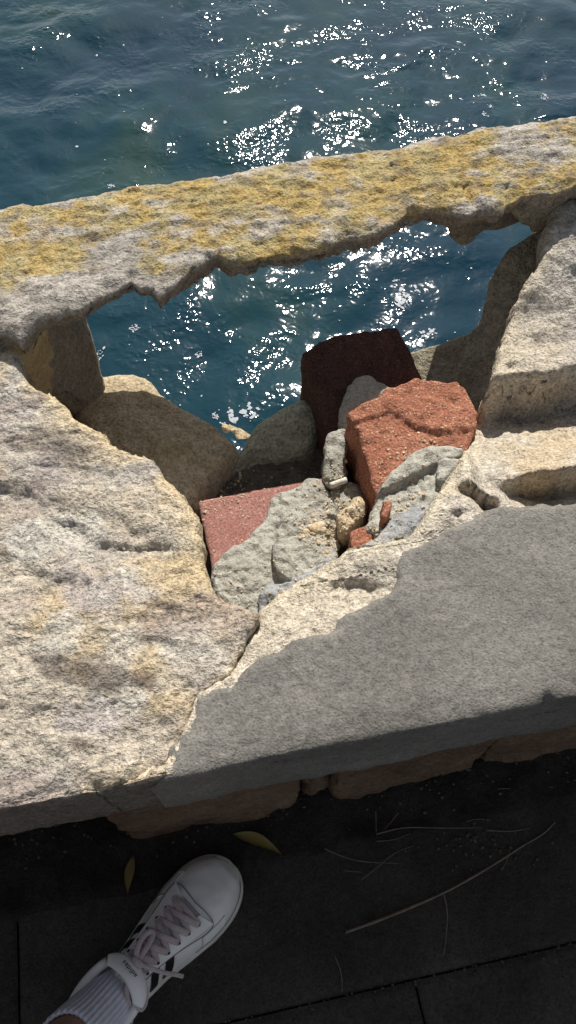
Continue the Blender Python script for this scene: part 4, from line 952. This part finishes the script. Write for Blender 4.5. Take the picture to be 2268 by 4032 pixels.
    st = [(0, .033, .046), (.04, .033, .042), (.08, .033, .037), (.12, .034, .036), (.18, .039, .042), (.26, .049, .055), (.34, .053, .060), (.40, .050, .054), (.45, .051, .053), (.49, .044, .046), (.505, .02, .02)]
    z_ = np.linspace(0, .505, 40); a_r = np.interp(z_, [s[0] for s in st], [s[1] for s in st]); b_r = np.interp(z_, [s[0] for s in st], [s[2] for s in st])
    V = []; na = 24; aa = np.linspace(0, 2 * math.pi, na, endpoint=False)
    for k, q in enumerate(z_):
        c = base + lean * q
        V.append(np.c_[c[0] + a_r[k] * np.cos(aa), c[1] + b_r[k] * np.sin(aa), np.full(na, c[2]) + .12 * b_r[k] * np.sin(aa)])
    Vv = np.concatenate(V); part('leg', Vv, grid_faces(40, na, True).tolist() + [list(range(na))[::-1], list(range(39 * na, 40 * na))], MAT['skin'])
    # ribbed sock
    na = 240; aa = np.linspace(0, 2 * math.pi, na, endpoint=False); rib = 1 + .020 * np.cos(aa * 36)
    V = []
    for q, gr in [(-.005, .002), (.02, .004), (.04, .0045), (.055, .005), (.07, .0045), (.085, .0048), (.098, .005), (.107, .0055), (.110, .0045), (.109, .001), (.095, .0)]:
        c = base + lean * q; ra, rb = np.interp(q, z_, a_r) + gr, np.interp(q, z_, b_r) + gr
        wob = .0012 * np.sin(aa * 3 + q * 60)
        V.append(np.c_[c[0] + (ra * rib + wob) * np.cos(aa), c[1] + (rb * rib + wob) * np.sin(aa), c[2] + .12 * rb * np.sin(aa) + .0016 * np.cos(aa * 36) * (q > .105)])
    part('sock', np.concatenate(V), grid_faces(len(V), na, True), MAT['sock'])
build_person()

# ------------------------------------------------------------------ leaves, twigs and grit on the path
def leaf_mat():
    m, t, b = nodes('dry_leaf'); p = N(t, 'ShaderNodeTexCoord').outputs['Object']
    lk(t, ramp(t, noise_n(t, p, 60, 4, .6), [(.3, (.20, .135, .03)), (.6, (.18, .15, .035)), (.8, (.09, .055, .02))]), b.inputs['Base Color']); b.inputs['Roughness'].default_value = .6
    return m
MAT['leaf'] = leaf_mat()
def leaf(p0, p1, wd, bend, label, z=.006):
    a, b = at(p0[0], p0[1], z), at(p1[0], p1[1], z); L = np.linalg.norm(b - a); d = (b - a) / L; sd = np.array([-d[1], d[0], 0])
    V = []; us = np.linspace(0, 1, 22)
    for lay in (0, 1):
        for u in us:
            hw = wd * math.sin(math.pi * u ** .85) ** 1.15 * (1 - .2 * u) + .0002
            c = a + d * L * u + sd * bend * math.sin(math.pi * u); zz = .004 + .009 * u * (1 - u) * 2 - lay * .0005
            for k in (-1, -.5, 0, .5, 1): V.append((c[0] + sd[0] * hw * k, c[1] + sd[1] * hw * k, c[2] + zz + .0022 * abs(k)))
    f = grid_faces(22, 5); n = 110
    ring = np.r_[np.arange(5), np.arange(1, 22) * 5 + 4, 21 * 5 + np.arange(3, -1, -1), np.arange(20, 0, -1) * 5]
    fr_ = [[ring[i], ring[(i + 1) % len(ring)], n + ring[(i + 1) % len(ring)], n + ring[i]] for i in range(len(ring))]
    o = mesh_obj('leaf', np.array(V), f.tolist() + (f + n)[:, ::-1].tolist() + fr_, MAT['leaf']); tag(o, label, 'leaf')
leaf((918, 3286), (1112, 3368), .0092, .006, 'long yellow-green leaf on the ground below the buff base block', .008)
leaf((530, 3370), (505, 3525), .0075, -.002, 'upright-lying yellow leaf on the ground beside the sneaker toe', .006)
MAT['twig'] = simple_mat('twig', (.19, .145, .11), .85, .2, 90, .25, .0004, 200)
MAT['seed'] = simple_mat('seed', (.10, .08, .06), .85, .2, 90, .4, .0004, 200)
def r8(pts): return [(1134 + a / 1.278, 2900 + b / 1.278) for a, b in pts]
tw = [([(290, 985), (500, 910), (780, 790), (900, 725), (1060, 630), (1180, 550), (1290, 490), (1345, 430)], .0023, 'long straight dry pale stick lying across the paver'),
      ([(445, 490), (580, 453), (750, 460), (980, 458)], .0014, 'thin curved twig along the dark soil strip'),
      ([(780, 780), (808, 880), (800, 990), (785, 1100)], .0014, 'short bent twig touching the long straight stick'),
      ([(235, 1105), (265, 1170), (275, 1250), (272, 1290)], .0011, 'short hooked twig ending at the paver joint'),
      ([(150, 545), (270, 605), (380, 632), (560, 638)], .0012, 'dark curved twig between the leaf and the long stick'),
      ([(370, 720), (460, 650), (540, 580), (635, 548)], .0012, 'dark twig crossing the curved twig'),
      ([(285, 675), (375, 682)], .0010, 'tiny straight twig near the crossing twigs'),
      ([(1000, 470), (1130, 478), (1220, 460)], .0014, 'pale twig in the litter of seeds by the wall foot'),
      ([(1075, 670), (1105, 630), (1130, 510)], .0010, 'thin twig crossing the thin end of the long stick'),
      ([(440, 380), (443, 430), (445, 490)], .0008, 'hair-thin upright twig joining the curved twig end'),
      ([(555, 385), (520, 430), (480, 470)], .0008, 'hair-thin slanting twig by the base blocks'),
      ([(445, 525), (540, 520), (620, 485)], .0010, 'thin twig just below the thin curved twig'),
      ([(900, 425), (950, 412), (1000, 418)], .0009, 'short arched twig near the litter of seeds'),
      ([(1050, 268), (1100, 262), (1150, 270)], .0009, 'short thin twig on the soil below the last base block')]
for pts, r, lab in tw:
    P = r8(pts); q = np.array([at(a, b, .006) for a, b in P]); q = smooth_line(q, .008, 2)
    _, tt = xy2st(q[:, 0], q[:, 1]); q[:, 2] = r + .001 + .016 * sstep(-.05, .03, tt) + .0015 * fbm(q[:, 0], q[:, 1], 0, 25, 2, 5) + .001
    rr = r * (1 if r > .002 else .7) * np.linspace(1.1, .5, len(q)) * (1 + .12 * fbm(q[:, 0], q[:, 1], 0, 90, 2, 8))
    v, f = tube(q, rr, 7); tag(mesh_obj('twig', v, f, MAT['twig']), lab, 'twig')
def build_grit():
    rng = np.random.RandomState(8); V = []; Fc = []
    bm = bmesh.new(); bmesh.ops.create_icosphere(bm, subdivisions=1, radius=1); co = np.array([v.co for v in bm.verts]); fs = [[v.index for v in f.verts] for f in bm.faces]; bm.free()
    for i in range(640):
        if i < 60: px, py = rng.normal(1850, 130), rng.normal(3310, 50); r = rng.uniform(.0015, .0036)
        elif i < 260: px, py = rng.uniform(-100, 2400), 0; py = 3330 - .19 * px * .75 + rng.normal(0, 60); r = rng.uniform(.0008, .0032)
        else: px, py = rng.uniform(-100, 2400), rng.uniform(3250, 4100); r = rng.uniform(.0006, .0016)
        q = at(px, py, 0); _, t = xy2st(q[0], q[1])
        if i >= 420: q = np.r_[st2xy(rng.uniform(-.5, .6), -.2346 + rng.normal(0, .004)), 0]; t = -.2346; r = rng.uniform(.0007, .002)
        z = .016 * sstep(-.05, .03, np.array(t)) + r * .5
        b = len(V); d = co * (r * rng.uniform(.7, 1.2, (len(co), 1))) + (q[0], q[1], z); V += d.tolist(); Fc += [[b + k for k in f] for f in fs]
    o = mesh_obj('grit', np.array(V), Fc, MAT['seed']); tag(o, 'scattered grit and tiny seeds on the dark pavers and soil', 'grit', kind='stuff')
build_grit()

def build_crumbs():
    """loose sand and mortar crumbs fallen into the hole, resting on whatever lies below them"""
    bpy.context.view_layer.update(); dg = bpy.context.evaluated_depsgraph_get()
    rng = np.random.RandomState(21); V = []; Fc = []
    bm = bmesh.new(); bmesh.ops.create_icosphere(bm, subdivisions=1, radius=1); co = np.array([v.co for v in bm.verts]); fs = [[v.index for v in f.verts] for f in bm.faces]; bm.free()
    spots = [(1250, 2080, 60, 45, 90), (1330, 2130, 45, 40, 110), (1380, 1980, 50, 60, 70), (1300, 2000, 60, 90, 60), (1420, 2110, 40, 40, 60), (860, 1960, 60, 40, 60), (1000, 2300, 120, 80, 50), (1560, 2000, 90, 70, 50), (900, 1860, 80, 60, 50), (1330, 1900, 40, 50, 50), (1650, 1800, 120, 90, 40)]
    for cx, cy, sx, sy, n in spots:
        for i in range(n * 2):
            d = ray(rng.normal(cx, sx), rng.normal(cy, sy)); hit, loc, nor, idx, ob, _ = SC.ray_cast(dg, Vector((0, 0, CAMH)), Vector(d).normalized())
            if not hit or nor.z < .35 or not (ob.name.startswith(('mortar', 'brick', 'stone_f')) and not ob.name.startswith('brick_chip')): continue
            r = rng.uniform(.0006, .0019) if rng.rand() < .9 else rng.uniform(.002, .0035)
            b = len(V); p = co * (r * rng.uniform(.6, 1.25, (len(co), 1))) * (1, 1, .7) + (loc.x, loc.y, loc.z + r * .25); V += p.tolist(); Fc += [[b + k for k in f] for f in fs]
    if not V: return
    o = mesh_obj('crumbs', np.array(V), Fc, MAT['cream'], smooth=False); tag(o, 'sandy crumbs scattered over the mortar and bricks in the hole', 'crumbs', kind='stuff')
build_crumbs()
